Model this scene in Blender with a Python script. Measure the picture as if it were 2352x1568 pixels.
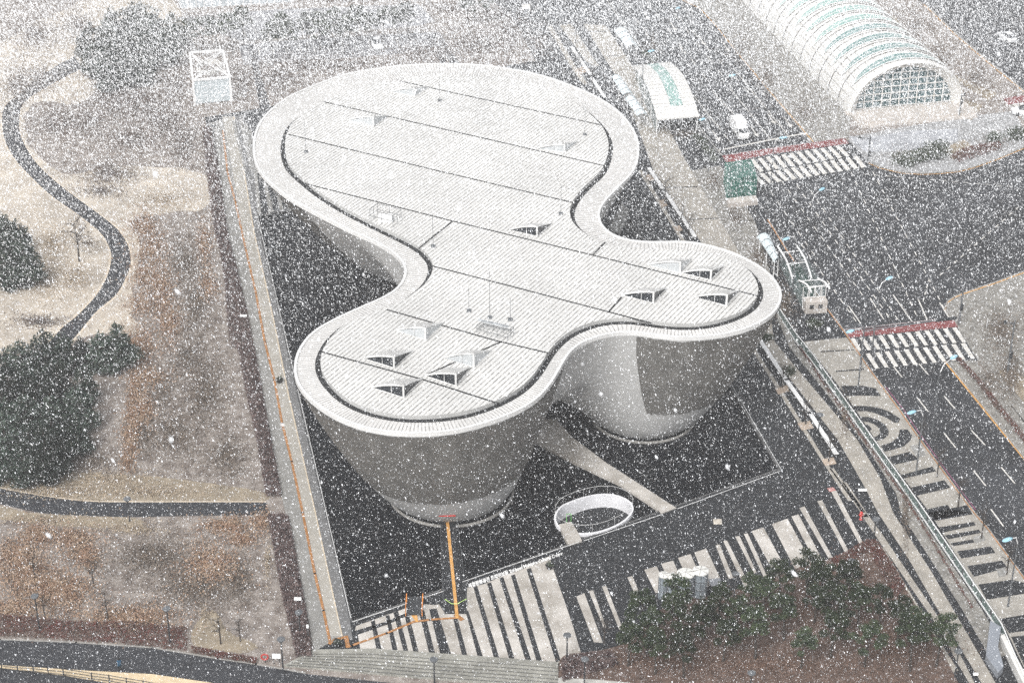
import bpy, math, random
import numpy as np
from mathutils import Vector, Matrix
from mathutils.geometry import delaunay_2d_cdt
R = math.radians
random.seed(7); RNG = np.random.default_rng(7)
for o in list(bpy.data.objects): bpy.data.objects.remove(o)
scene = bpy.context.scene

# ------------------------------------------------------------------ camera, sky, sun, exposure
PITCH, FPX, CAMH = 29.6, 4488.0, 125.0
cam_d = bpy.data.cameras.new('camera'); cam = bpy.data.objects.new('camera', cam_d)
scene.collection.objects.link(cam); scene.camera = cam
cam.location = (0, 0, CAMH); cam.rotation_euler = (R(90-PITCH), 0, 0)
cam_d.sensor_width = 36; cam_d.lens = FPX/2352*36
cam_d.clip_start = 0.5; cam_d.clip_end = 6000
cam_d.dof.use_dof = True; cam_d.dof.focus_distance = 235; cam_d.dof.aperture_fstop = 2.8

SUN_ELEV, SUN_AZ = 48, 205
w = bpy.data.worlds.new('World'); scene.world = w; w.use_nodes = True
nt = w.node_tree; nt.nodes.clear()
sky = nt.nodes.new('ShaderNodeTexSky'); sky.sky_type = 'NISHITA'; sky.sun_disc = False
sky.sun_elevation = R(SUN_ELEV); sky.sun_rotation = R(SUN_AZ)
sky.air_density = 1.0; sky.dust_density = 4.0; sky.ozone_density = 1.0
hs = nt.nodes.new('ShaderNodeHueSaturation'); hs.inputs['Saturation'].default_value = 0.16
bg = nt.nodes.new('ShaderNodeBackground'); bg.inputs['Strength'].default_value = 0.15
wo = nt.nodes.new('ShaderNodeOutputWorld')
nt.links.new(sky.outputs[0], hs.inputs['Color']); nt.links.new(hs.outputs[0], bg.inputs[0]); nt.links.new(bg.outputs[0], wo.inputs[0])
sd = bpy.data.lights.new('sun', 'SUN'); sd.energy = 1.3; sd.angle = R(22); sd.color = (1, .985, .96)
sun = bpy.data.objects.new('sun', sd); scene.collection.objects.link(sun)
az = R(SUN_AZ); el = R(SUN_ELEV)
sdir = Vector((math.sin(az)*math.cos(el), math.cos(az)*math.cos(el), math.sin(el)))
sun.rotation_euler = sdir.to_track_quat('Z', 'Y').to_euler()
scene.view_settings.view_transform = 'Standard'; scene.view_settings.look = 'None'
scene.view_settings.exposure = 0.5; scene.view_settings.gamma = 1
scene.render.engine = 'CYCLES'
scene.cycles.volume_bounces = 1; scene.cycles.max_bounces = 6; scene.cycles.diffuse_bounces = 3
scene.cycles.transparent_max_bounces = 12
scene.cycles.use_denoising = False

# ------------------------------------------------------------------ measuring helpers
_c, _s = math.cos(R(PITCH)), math.sin(R(PITCH))
def G(px, py, z=0.0):
    """photo point (2352 wide) -> world point on the level z"""
    u, v = px-1176.0, py-784.0
    d = Vector((u, -v*_s + FPX*_c, -v*_c - FPX*_s))
    t = (z-CAMH)/d.z
    return Vector((d.x*t, d.y*t, z))
def GL(pts, z=0.0): return [G(x, y, z) for x, y in pts]
def C(r, k, pts): return [(588*k+.25*x, 392.15*r+.25*y) for x, y in pts]

# ------------------------------------------------------------------ materials
MATS = {}
def node_mat(name):
    m = bpy.data.materials.new(name); m.use_nodes = True
    n = m.node_tree.nodes; l = m.node_tree.links
    return m, n, l, n['Principled BSDF']
def mat(name, col, rough=.8, var=.25, scale=.6, fine=0, snow=0.0, metal=0, spec=.3, bump=0, col2=None, snowscale=2.5):
    """procedural colour broken by two noises; snow = share of settled snow specks"""
    if name in MATS: return MATS[name]
    m, n, l, b = node_mat(name)
    tc = n.new('ShaderNodeNewGeometry')
    nz = n.new('ShaderNodeTexNoise'); nz.inputs['Scale'].default_value = scale; nz.inputs['Detail'].default_value = 7
    nz.inputs['Roughness'].default_value = .65
    l.new(tc.outputs['Position'], nz.inputs['Vector'])
    ramp = n.new('ShaderNodeValToRGB')
    c2 = col2 if col2 else tuple(min(1, c*(1+var)) for c in col)
    c1 = col if col2 else tuple(c*(1-var) for c in col)
    ramp.color_ramp.elements[0].position = .35; ramp.color_ramp.elements[1].position = .65
    ramp.color_ramp.elements[0].color = (*c1, 1); ramp.color_ramp.elements[1].color = (*c2, 1)
    l.new(nz.outputs['Fac'], ramp.inputs[0]); out = ramp.outputs[0]
    if fine:
        nf = n.new('ShaderNodeTexNoise'); nf.inputs['Scale'].default_value = 9; nf.inputs['Detail'].default_value = 3
        l.new(tc.outputs['Position'], nf.inputs['Vector'])
        mp = n.new('ShaderNodeMapRange'); mp.inputs[1].default_value = .3; mp.inputs[2].default_value = .7
        mp.inputs[3].default_value = 1-fine; mp.inputs[4].default_value = 1+fine
        l.new(nf.outputs['Fac'], mp.inputs[0])
        vm = n.new('ShaderNodeVectorMath'); vm.operation = 'SCALE'
        l.new(out, vm.inputs[0]); l.new(mp.outputs[0], vm.inputs['Scale']); out = vm.outputs[0]
    if snow:
        ns = n.new('ShaderNodeTexNoise'); ns.inputs['Scale'].default_value = snowscale; ns.inputs['Detail'].default_value = 5
        ns.inputs['Roughness'].default_value = .8
        l.new(tc.outputs['Position'], ns.inputs['Vector'])
        mp = n.new('ShaderNodeMapRange'); mp.inputs[1].default_value = .62-snow*.4; mp.inputs[2].default_value = .72-snow*.3
        l.new(ns.outputs['Fac'], mp.inputs[0])
        mx = n.new('ShaderNodeMix'); mx.data_type = 'RGBA'
        mul = n.new('ShaderNodeMath'); mul.operation = 'MULTIPLY'; mul.inputs[1].default_value = .85
        l.new(mp.outputs[0], mul.inputs[0]); l.new(mul.outputs[0], mx.inputs[0])
        l.new(out, mx.inputs[6]); mx.inputs[7].default_value = (.72, .73, .75, 1); out = mx.outputs[2]
    l.new(out, b.inputs['Base Color'])
    b.inputs['Roughness'].default_value = rough; b.inputs['Metallic'].default_value = metal
    b.inputs['Specular IOR Level'].default_value = spec
    if bump:
        bp = n.new('ShaderNodeBump'); bp.inputs['Strength'].default_value = bump; bp.inputs['Distance'].default_value = .05
        l.new(nz.outputs['Fac'], bp.inputs['Height']); l.new(bp.outputs[0], b.inputs['Normal'])
    MATS[name] = m; return m

M_ground = mat('park ground', (.13, .105, .09), .95, col2=(.33, .295, .265), scale=.6, fine=.5, snow=.07)
M_lawn = mat('pale lawn', (.34, .30, .25), .95, col2=(.54, .48, .40), scale=.2, fine=.16, snow=.1)
M_straw = mat('straw turf', (.27, .225, .165), .95, var=.2, scale=.5, fine=.3, snow=.08)
M_bed = mat('bark bed', (.105, .07, .055), .95, var=.35, scale=1.2, fine=.4, snow=.06)
M_verge = mat('grey verge', (.22, .21, .19), .95, var=.3, scale=.8, fine=.35, snow=.12)
M_asph = mat('asphalt', (.030, .032, .036), .85, var=.4, scale=.1, fine=.2, snow=.02)
M_path = mat('path asphalt', (.032, .034, .039), .85, var=.18, scale=.5, fine=.2, snow=.02)
M_darkpave = mat('dark paving', (.019, .021, .024), .8, var=.2, scale=.5, fine=.25, snow=.015)
M_midpave = mat('grey paving', (.25, .245, .23), .85, var=.14, scale=.5, fine=.2, snow=.06)
M_litepave = mat('light paving', (.30, .275, .24), .85, col2=(.58, .55, .51), scale=.22, fine=.14, snow=.07, snowscale=.9)
M_cream = mat('cream edging', (.55, .47, .36), .85, var=.15, scale=1)
M_tactile = mat('orange guide paving', (.36, .17, .06), .8, var=.25, scale=1.5, fine=.3)
M_tactile2 = mat('bright guide paving', (.62, .33, .10), .8, var=.15, scale=1.5, fine=.2)
M_paint = mat('road paint', (.62, .60, .56), .7, var=.2, scale=1.2, fine=.15)
M_paint_o = mat('orange road paint', (.55, .30, .09), .7, var=.2, scale=1.2)
M_red = mat('red road band', (.20, .05, .05), .85, var=.25, scale=.8, fine=.25, snow=.06)
M_kerb = mat('kerb stone', (.30, .29, .27), .85, var=.15)
M_water = mat('dark pool water', (.006, .007, .009), .35, var=.2, scale=.2, spec=.05, bump=.1)
M_conc = mat('pale concrete', (.48, .48, .47), .75, var=.08, scale=.25, fine=.05)
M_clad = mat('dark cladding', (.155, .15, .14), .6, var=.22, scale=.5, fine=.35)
M_white = mat('white painted metal', (.80, .80, .79), .5, var=.04)
M_rim = None
M_black = mat('dark gutter', (.02, .021, .022), .9)
M_steel = mat('grey steel', (.16, .17, .18), .5, var=.1, metal=.4)
M_darksteel = mat('dark steel', (.035, .038, .042), .5, var=.1)
M_blue = mat('pale blue lamp', (.32, .55, .66), .5, var=.05)
M_glassd = mat('dark glazing', (.018, .022, .027), .15, var=.1, spec=.4)
M_glassp = mat('pale glazing', (.46, .48, .49), .2, var=.05, spec=.5)
M_glassg = mat('green glazing', (.10, .20, .18), .2, var=.3, scale=1.5, spec=.5)
M_glassg2 = mat('sea green roof glass', (.24, .40, .36), .3, var=.12, scale=1.0, spec=.4)
M_vault = mat('pale vault panel', (.68, .67, .64), .6, var=.05)
M_canopy = mat('pale canopy glass', (.66, .74, .76), .35, var=.06)
M_stone = mat('warm stone', (.50, .46, .42), .85, var=.1, fine=.1)
M_bark = mat('bark', (.05, .042, .036), .9, var=.2, scale=3)
def per_tree(m, lo, hi):
    n, l = m.node_tree.nodes, m.node_tree.links; b = n['Principled BSDF']; src = b.inputs['Base Color'].links[0].from_socket
    oi = n.new('ShaderNodeObjectInfo'); mr = n.new('ShaderNodeMapRange'); mr.inputs[3].default_value = lo; mr.inputs[4].default_value = hi; l.new(oi.outputs['Random'], mr.inputs[0])
    vm = n.new('ShaderNodeVectorMath'); vm.operation = 'SCALE'; l.new(src, vm.inputs[0]); l.new(mr.outputs[0], vm.inputs['Scale']); l.new(vm.outputs[0], b.inputs['Base Color']); return m
M_pine = mat('pine needles', (.012, .022, .012), .8, col2=(.05, .066, .032), scale=1.3, spec=.1)
M_conifer = mat('conifer needles', (.014, .026, .020), .8, col2=(.06, .075, .06), scale=1.0, spec=.1)
per_tree(M_conifer, .45, 1.9); per_tree(M_pine, .55, 1.6)
M_twig = mat('bare twigs', (.10, .08, .075), .9, var=.3, scale=2)
M_hedge = mat('red brown hedge', (.05, .03, .03), .9, col2=(.20, .15, .14), scale=1.2, spec=.1)
M_redbush = mat('red shrub leaves', (.12, .03, .025), .9, col2=(.15, .11, .09), scale=1.0, spec=.1)
M_brush = mat('purple brush', (.13, .11, .10), .95, col2=(.24, .20, .18), scale=.8, spec=.1)
M_rust = mat('rusty grass', (.27, .165, .11), .95, col2=(.40, .30, .22), scale=.8, spec=.1)
M_straws = mat('dry straw blades', (.46, .38, .28), .95, col2=(.30, .25, .2), scale=.7, spec=.1)
M_greybrush = mat('grey brush', (.23, .19, .155), .95, col2=(.12, .10, .085), scale=.9, spec=.1)
M_bush = mat('evergreen shrub leaves', (.03, .042, .028), .9, col2=(.09, .11, .07), scale=1.2, spec=.1)
M_snow = mat('snow flake', (.70, .71, .72), .9, var=.02, spec=.1)
_n = M_snow.node_tree.nodes; _l = M_snow.node_tree.links; _t = _n.new('ShaderNodeBsdfTranslucent'); _t.inputs['Color'].default_value = (.58, .59, .60, 1)
_a = _n.new('ShaderNodeAddShader'); _l.new(_n['Principled BSDF'].outputs[0], _a.inputs[0]); _l.new(_t.outputs[0], _a.inputs[1]); _l.new(_a.outputs[0], _n['Material Output'].inputs['Surface'])
M_redp = mat('red plastic', (.5, .05, .04), .5)
M_orange = mat('orange rail', (.7, .25, .05), .6)
M_sandwood = mat('pale boardwalk', (.62, .50, .33), .85, var=.12, scale=.8)
M_tyre = mat('tyre rubber', (.02, .02, .02), .9)
M_purpleline = mat('purple road paint', (.30, .10, .18), .7)
M_greenp = mat('green plastic', (.15, .45, .12), .6)

# ------------------------------------------------------------------ object helpers
COL = scene.collection
def empty(name, loc, rz=0):
    o = bpy.data.objects.new(name, None); COL.objects.link(o); o.location = loc; o.rotation_euler = (0, 0, rz)
    o.empty_display_size = .1; return o
def tag(o, label=None, cat=None, group=None, kind=None):
    if label: o['label'] = label
    if cat: o['category'] = cat
    if group: o['group'] = group
    if kind: o['kind'] = kind
    return o
class MB:
    def __init__(s): s.v = []; s.f = []; s.mi = []; s.cur = 0
    def add(s, vs, fs):
        k = len(s.v); s.v += [tuple(v) for v in vs]; s.f += [tuple(k+i for i in f) for f in fs]; s.mi += [s.cur]*len(fs); return s
    def box(s, c, size, rz=0, rot=None):
        sx, sy, sz = [a/2 for a in size]; c = Vector(c)
        M = rot if rot is not None else Matrix.Rotation(rz, 3, 'Z')
        vs = [c + M @ Vector((x*sx, y*sy, z*sz)) for x in (-1, 1) for y in (-1, 1) for z in (-1, 1)]
        return s.add(vs, [(0,1,3,2),(4,6,7,5),(0,4,5,1),(2,3,7,6),(0,2,6,4),(1,5,7,3)])
    def prism(s, pts, z0, z1):
        """closed prism over a plan outline (ccw or cw)"""
        n = len(pts); a = sum(pts[i][0]*pts[(i+1)%n][1]-pts[(i+1)%n][0]*pts[i][1] for i in range(n))
        if a < 0: pts = list(reversed(pts))
        vs = [(p[0], p[1], z0) for p in pts] + [(p[0], p[1], z1) for p in pts]
        fs = [tuple(range(n-1, -1, -1)), tuple(range(n, 2*n))] + [(i, (i+1)%n, n+(i+1)%n, n+i) for i in range(n)]
        return s.add(vs, fs)
    def sheet(s, pts, z=None):
        n = len(pts); a = sum(pts[i][0]*pts[(i+1)%n][1]-pts[(i+1)%n][0]*pts[i][1] for i in range(n))
        if a < 0: pts = list(reversed(pts))
        return s.add([(p[0], p[1], p[2] if z is None else z) for p in pts], [tuple(range(n))])
    def bar(s, a, b, wd, ht=None, up=Vector((0, 0, 1))):
        a = Vector(a); b = Vector(b); ht = ht or wd; d = (b-a); L = d.length
        if L < 1e-6: return s
        d /= L
        if abs(d.dot(up)) > .98: up = Vector((1, 0, 0))
        x = d.cross(up).normalized(); y = x.cross(d)
        vs = [p + x*sx*wd/2 + y*sy*ht/2 for p in (a, b) for sx, sy in ((-1,-1),(1,-1),(1,1),(-1,1))]
        return s.add(vs, [(0,1,2,3),(7,6,5,4),(0,4,5,1),(1,5,6,2),(2,6,7,3),(3,7,4,0)])
    def tube(s, pts, rs, n=6, cap=True):
        pts = [Vector(p) for p in pts]
        if not hasattr(rs, '__len__'): rs = [rs]*len(pts)
        k = len(s.v); px = None
        for i, p in enumerate(pts):
            d = (pts[min(i+1, len(pts)-1)]-pts[max(i-1, 0)]).normalized()
            ref = px if px is not None else (Vector((1, 0, 0)) if abs(d.x) < .9 else Vector((0, 1, 0)))
            y = d.cross(ref).normalized(); x = y.cross(d).normalized(); px = x
            for j in range(n):
                t = 2*math.pi*j/n; s.v.append(tuple(p + (x*math.cos(t)+y*math.sin(t))*rs[i]))
        for i in range(len(pts)-1):
            for j in range(n):
                s.f.append((k+i*n+j, k+i*n+(j+1)%n, k+(i+1)*n+(j+1)%n, k+(i+1)*n+j)); s.mi.append(s.cur)
        if cap:
            s.f.append(tuple(k+j for j in range(n-1, -1, -1))); s.f.append(tuple(k+(len(pts)-1)*n+j for j in range(n))); s.mi += [s.cur]*2
        return s
    def lathe(s, prof, c=(0, 0, 0), n=20, capb=True, capt=True, sx=1, sy=1):
        k = len(s.v); c = Vector(c)
        for r, z in prof:
            for j in range(n):
                t = 2*math.pi*j/n; s.v.append((c.x+r*sx*math.cos(t), c.y+r*sy*math.sin(t), c.z+z))
        m = len(prof)
        for i in range(m-1):
            for j in range(n):
                s.f.append((k+i*n+j, k+i*n+(j+1)%n, k+(i+1)*n+(j+1)%n, k+(i+1)*n+j)); s.mi.append(s.cur)
        if capb: s.f.append(tuple(k+j for j in range(n-1, -1, -1))); s.mi.append(s.cur)
        if capt: s.f.append(tuple(k+(m-1)*n+j for j in range(n))); s.mi.append(s.cur)
        return s
    def build(s, name, mats, parent=None, smooth=False, bevel=0):
        me = bpy.data.meshes.new(name); me.from_pydata(s.v, [], s.f)
        if not isinstance(mats, (list, tuple)): mats = [mats]
        for m in mats: me.materials.append(m)
        if len(mats) > 1: me.polygons.foreach_set('material_index', s.mi)
        if smooth: me.polygons.foreach_set('use_smooth', [True]*len(me.polygons))
        me.update()
        o = bpy.data.objects.new(name, me); COL.objects.link(o)
        if parent: o.parent = parent
        if bevel:
            bv = o.modifiers.new('bevel', 'BEVEL'); bv.width = bevel; bv.segments = 2
        return o
def struct(name, mb, m): return tag(mb.build(name, m), kind='structure')
def tri_mesh(name, T, m, parent=None):
    """T: (n,3,3) array of triangles"""
    n = len(T); me = bpy.data.meshes.new(name)
    me.vertices.add(n*3); me.loops.add(n*3); me.polygons.add(n)
    me.vertices.foreach_set('co', np.asarray(T, dtype=np.float32).reshape(-1))
    me.loops.foreach_set('vertex_index', np.arange(n*3, dtype=np.int32))
    me.polygons.foreach_set('loop_start', np.arange(0, n*3, 3, dtype=np.int32))
    me.update(calc_edges=True); me.materials.append(m)
    o = bpy.data.objects.new(name, me); COL.objects.link(o)
    if parent: o.parent = parent
    return o
def rand_tris(P, size, flat=0.0):
    """a randomly turned leaf triangle at each point"""
    n = len(P); a = RNG.normal(size=(n, 3)); b = RNG.normal(size=(n, 3))
    if flat: a[:, 2] *= (1-flat); b[:, 2] *= (1-flat)
    a /= np.linalg.norm(a, axis=1)[:, None]; b -= a*np.sum(a*b, axis=1)[:, None]; b /= np.linalg.norm(b, axis=1)[:, None]
    s = (size*RNG.uniform(.6, 1.4, n))[:, None]
    return np.stack([P-a*s*.6, P+a*s*.6, P+b*s], axis=1)
def copy_tree(o, parent=None):
    c = o.copy(); COL.objects.link(c)
    if parent: c.parent = parent
    for ch in o.children: copy_tree(ch, c)
    return c
def catmull(pts, per=8, closed=True):
    n = len(pts); out = []
    P = [np.array(p[:2], float) for p in pts]
    rng = range(n) if closed else range(n-1)
    for i in rng:
        if closed: p0, p1, p2, p3 = P[i-1], P[i], P[(i+1)%n], P[(i+2)%n]
        else: p0, p1, p2, p3 = P[max(i-1, 0)], P[i], P[i+1], P[min(i+2, n-1)]
        for k in range(per):
            t = k/per
            out.append(.5*((2*p1)+(-p0+p2)*t+(2*p0-5*p1+4*p2-p3)*t*t+(-p0+3*p1-3*p2+p3)*t**3))
    if not closed: out.append(P[-1])
    return np.array(out)
def resample(P, n, closed=True):
    Q = np.vstack([P, P[:1]]) if closed else P
    d = np.r_[0, np.cumsum(np.linalg.norm(np.diff(Q, axis=0), axis=1))]
    t = np.linspace(0, d[-1], n+1)[:-1] if closed else np.linspace(0, d[-1], n)
    return np.stack([np.interp(t, d, Q[:, 0]), np.interp(t, d, Q[:, 1])], axis=1)
def smooth_poly(P, it=3):
    for _ in range(it): P = .5*P + .25*np.roll(P, 1, 0) + .25*np.roll(P, -1, 0)
    return P
def offset_poly(P, d):
    """d>0 moves inward for a ccw outline"""
    t = np.roll(P, -1, 0)-np.roll(P, 1, 0); t /= np.linalg.norm(t, axis=1)[:, None]
    nrm = np.stack([-t[:, 1], t[:, 0]], axis=1)
    return P + nrm*d
def ccw(P):
    a = np.sum(P[:, 0]*np.roll(P[:, 1], -1)-np.roll(P[:, 0], -1)*P[:, 1])
    return P if a > 0 else P[::-1].copy()
def inside(P, poly):
    """vectorised point in polygon"""
    x, y = P[:, 0], P[:, 1]; r = np.zeros(len(P), bool); n = len(poly)
    for i in range(n):
        x1, y1 = poly[i]; x2, y2 = poly[(i+1) % n]
        if y1 == y2: continue
        cnd = ((y1 > y) != (y2 > y)) & (x < (x2-x1)*(y-y1)/(y2-y1)+x1); r ^= cnd
    return r
def dist_poly(P, poly, closed=True):
    n = len(poly); best = np.full(len(P), 1e9)
    for i in range(n if closed else n-1):
        a = poly[i]; b = poly[(i+1) % n]; ab = b-a
        t = np.clip(((P-a)@ab)/(ab@ab+1e-12), 0, 1)
        best = np.minimum(best, np.linalg.norm(P-(a+t[:, None]*ab), axis=1))
    return best
def holed_sheet(outer, holes):
    vs = []; es = []
    for L in [outer]+holes:
        k = len(vs); n = len(L); vs += [Vector((p[0], p[1])) for p in L]; es += [(k+i, k+(i+1) % n) for i in range(n)]
    v, e, f, *_ = delaunay_2d_cdt(vs, es, [], 0, 1e-5)
    v = [tuple(p) for p in v]
    cen = np.array([np.mean([v[i] for i in t], axis=0) for t in f])
    ok = inside(cen, np.array([(p[0], p[1]) for p in outer]))
    for h in holes: ok &= ~inside(cen, np.array([(p[0], p[1]) for p in h]))
    return v, [t for t, k in zip(f, ok) if k]
SN = (12000, 460000, 4900000); HAZE = 0.0003
# ------------------------------------------------------------------ the setting: ground, pool, plaza, roads
POOL = [(590, 497), (1352, 342), (1790, 1078), (808, 1429)]
pool_w = GL(POOL, 0)
cen = sum((p for p in pool_w), Vector())/4
pool_out = [p + (p-cen).normalized()*.12 for p in pool_w]
BIG = [(-1500, -200), (1500, -200), (1500, 3200), (-1500, 3200)]
def holed(name, outer, holes, z, m):
    v, f = holed_sheet(outer, holes); mb = MB()
    mb.add([(p[0], p[1], z) for p in v], [tuple(t) for t in f]); return struct(name, mb, m)
holed('ground', BIG, [[tuple(p[:2]) for p in pool_out]], 0, M_ground)
def S(name, polys, m, z):
    mb = MB()
    for p in polys: mb.sheet(GL(p, z), z)
    return struct(name, mb, m)
def ribbon(left, right, z):
    """quads between two polylines of equal length"""
    mb = MB(); a = GL(left, z); b = GL(right, z)
    for i in range(len(a)-1): mb.add([a[i], b[i], b[i+1], a[i+1]], [(0, 1, 2, 3)])
    return mb
def smooth_line(pts, n): return [tuple(p) for p in resample(catmull(pts, 8, False), n, False)]

# pool: floor of dark water with a round hole, its rim and the walls
RC = G(1364, 1178, 0)
ringP = [(285,650),(340,530),(430,460),(560,410),(750,345),(1000,300),(1200,310),(1350,360),(1450,430),(1488,520),(1430,630),(1300,740),(1100,830),(950,880),(800,900),(650,905),(500,880),(380,830),(305,750)]
ringV = [((2150+x/3.92)*.5742, (1900+y/3.92)*.5742) for x, y in ringP]
ring = np.array([tuple(G(x, y, .3)[:2]) for x, y in ringV]); ring = ccw(resample(catmull(ring, 8), 72))
ring = smooth_poly(ring, 6)
v, f = holed_sheet([tuple(p[:2]) for p in pool_out], [[tuple(p) for p in ring]])
mb = MB(); mb.add([(p[0], p[1], -.12) for p in v], [tuple(t) for t in f]); struct('pool_water', mb, M_water)
mb = MB()
for i in range(4):
    a, b = pool_w[i], pool_w[(i+1) % 4]
    mb.bar(a+Vector((0, 0, -.02)), b+Vector((0, 0, -.02)), .22, .30)
struct('pool_kerb', mb, mat('pool kerb stone', (.10, .10, .10), .8))
mb = MB()
def rail_line(mb, pts, h, r=.03, step=2.5):
    P = GL(pts, 0)
    for a, b in zip(P[:-1], P[1:]): mb.bar(a+Vector((0, 0, h)), b+Vector((0, 0, h)), r*2)

PL_OUT = [(470,270),(500,392),(520,532),(550,642),(575,742),(603,904),(620,1009),(655,1176),(708,1426),(722,1495),(860,1493),(960,1500),(1180,1516),(1282,1524),
          (1300,1700),(2620,1720),(2352,1326),(2269,1213),(2204,1132),(2154,1064),(2109,1002),(2071,947),(1999,849),(1939,760),(1899,707),(1806,572),(1764,504),(1658,358),(1631,325),(1496,140),(1426,50),(1385,-12),(1120,-12),(1190,60),(1230,140)]
Z1 = .10
holed('plaza', [tuple(p[:2]) for p in GL(PL_OUT, Z1)], [[tuple(p[:2]) for p in pool_out]], Z1, M_darkpave)

# west band of the plaza
WEST_L = [(478,283),(500,392),(520,532),(550,642),(575,742),(603,904),(620,1009),(655,1176),(708,1426),(722,1494)]
W_CREAM = [(537,268),(560,392),(583,532),(608,642),(630,742),(662,904),(686,1009),(724,1176),(778,1426),(786,1460)]
POOL_W = [(562,262),(585,392),(597,532),(624,642),(647,742),(684,904),(708,1009),(748,1176),(806,1426),(812,1470)]
struct('west_pavement', ribbon(WEST_L, W_CREAM, Z1+.004), M_midpave)
struct('west_light_pavement', ribbon([(a[0]-26, a[1]) for a in W_CREAM], W_CREAM, Z1+.012), mat('worn light paving', (.36, .34, .30), .85, var=.12, scale=.5, fine=.15, snow=.05))
struct('cream_edging', ribbon([(a[0]-1.6, a[1]) for a in W_CREAM], [(a[0]+1.6, a[1]) for a in W_CREAM], Z1+.020), M_cream)
struct('pool_side_pavement', ribbon([(a[0]+2, a[1]) for a in W_CREAM], [(a[0]-2, a[1]) for a in POOL_W], Z1+.008), mat('slate grey paving', (.155, .155, .155), .85, var=.15, scale=.6, fine=.2, snow=.05))
S('north_stripes', [C(0,0,[(2130,1110),(2160,1105),(2262,1568),(2240,1568)]), C(0,0,[(2200,1100),(2225,1095),(2330,1568),(2300,1568)]),
    [(560,285),(568,283),(590,392),(583,392)], [(572,300),(577,296),(604,410),(596,410)],
    [(583,392),(590,392),(600,490),(592,493)], [(604,410),(611,412),(628,486),(618,489)], [(631,430),(638,436),(652,481),(643,484)], [(655,452),(661,456),(668,478),(661,480)]],
    M_midpave, Z1+.024)
TAC = [C(0,0,[(2080,1140)])[0], (507,305), (520,290+40), (522,392), (540,462), (588,674), (608,784), (630,872), (648,972), (670,1059), (695,1176), (723,1316), (743,1401), (759,1476)]
TAC = [(512,300),(522,392),(540,462),(564,570),(588,674),(608,784),(630,872),(648,972),(670,1059),(695,1176),(723,1316),(743,1401),(758,1474)]
def strip(mb, pts, wpx, z):
    P = GL(pts, z)
    for a, b in zip(P[:-1], P[1:]):
        d = (b-a).normalized(); nrm = Vector((-d.y, d.x, 0)); a2 = a-d*wpx*.4; b2 = b+d*wpx*.4
        mb.add([a2-nrm*wpx/2, a2+nrm*wpx/2, b2+nrm*wpx/2, b2-nrm*wpx/2], [(3, 2, 1, 0)])
    return mb
mb = MB(); strip(mb, TAC, .28, Z1+.030)
strip(mb, [(758,1476),(772,1467),(795,1462)], .42, Z1+.034); strip(mb, [(795,1461),(799,1484)], .42, Z1+.038)
strip(mb, [(797,1484),(808,1481),(888,1453),(950,1427)], .30, Z1+.042); strip(mb, [(949,1427),(988,1422),(1058,1417)], .30, Z1+.046)
strip(mb, [(1048,1412),(1060,1421)], .5, Z1+.050)
struct('guide_paving', mb, M_tactile)
S('guide_paving_patch', [C(3,1,[(1425,940),(1480,940),(1490,1000),(1465,1000)])], M_tactile2, Z1+.054)

# south stripes A and B: light field with dark bands
Z2 = Z1+.006
fieldA = C(3,1,[(920,1040),(1060,990),(1200,940),(1395,870),(1560,840),(1640,850),(1680,840),(1740,930),(1935,930),(1940,690),(2100,655),(2240,590),(2351,550)])+C(3,2,[(140,500),(340,400),(560,1040),(640,1310),(400,1390)])+C(3,1,[(2240,1368),(2095,1358),(1655,1330),(965,1285),(860,1270)])
S('light_paving_field', [fieldA], M_litepave, Z2)
dk1 = [[(860,1270),(905,1085),(935,1120),(965,1285)],
 [(1055,1000),(1090,985),(1165,1298),(1115,1296)], [(1190,945),(1225,940),(1310,1305),(1262,1302)], [(1262,920),(1305,900),(1410,1314),(1365,1310)],
 [(1368,958),(1405,940),(1505,1320),(1455,1318)], [(1495,905),(1545,895),(1655,1330),(1600,1326)], [(1590,885),(1660,880),(1805,1340),(1702,1334)],
 [(1812,975),(1850,968),(1952,1350),(1903,1347)], [(1925,905),(1950,900),(2097,1358),(2045,1355)], [(1996,682),(2032,672),(2246,1368),(2195,1365)],
 [(2122,650),(2160,640),(2386,1375),(2335,1372)], [(2235,600),(2272,590),(2541,1388),(2486,1386)], [(2342,578),(2378,565),(2636,1390),(2586,1390)], [(2485,520),(2525,505),(2800,1360),(2756,1372)]]
cross = [[(905,1085),(1190,1000),(1405,910),(1410,940),(1200,1030),(935,1120)]]
S('dark_paving_bands', [C(3,1,q) for q in dk1]+[C(3,1,q) for q in cross], M_darkpave, Z2+.006)
# section C: light bars on dark paving
c3 = [[(590,770),(665,740),(835,1195),(752,1190)], [(705,720),(745,712),(865,1050),(850,1075)], [(828,680),(865,670),(1020,1070),(985,1075)],
 [(1060,595),(1105,580),(1205,820),(1165,830)], [(1215,525),(1330,492),(1420,700),(1320,740)], [(1370,470),(1480,440),(1560,620),(1450,650)],
 [(1525,415),(1640,380),(1760,650),(1640,680)], [(1675,365),(1785,330),(1930,640),(1800,690)], [(1870,300),(1905,290),(2035,600),(1990,606)],
 [(1940,260),(1975,255),(2180,660),(2140,690)], [(2050,220),(2090,215),(2245,545),(2225,560)], [(2130,195),(2165,190),(2351,600),(2320,610)], [(2200,170),(2310,135),(2545,570),(2440,610)]]
c4 = [[(35,105),(180,55),(410,480),(250,520)], [(215,35),(280,15),(515,465),(450,480)]]
v4 = [[(1836,1166),(1848,1162),(1912,1279),(1903,1281)], [(1877,1150),(1888,1148),(1951,1268),(1942,1270)], [(1909,1128),(1921,1126),(1984,1249),(1976,1252)]]
S('light_paving_bars', [C(3,2,q) for q in c3]+[C(3,3,q) for q in c4]+v4, M_litepave, Z2+.012)
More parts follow.
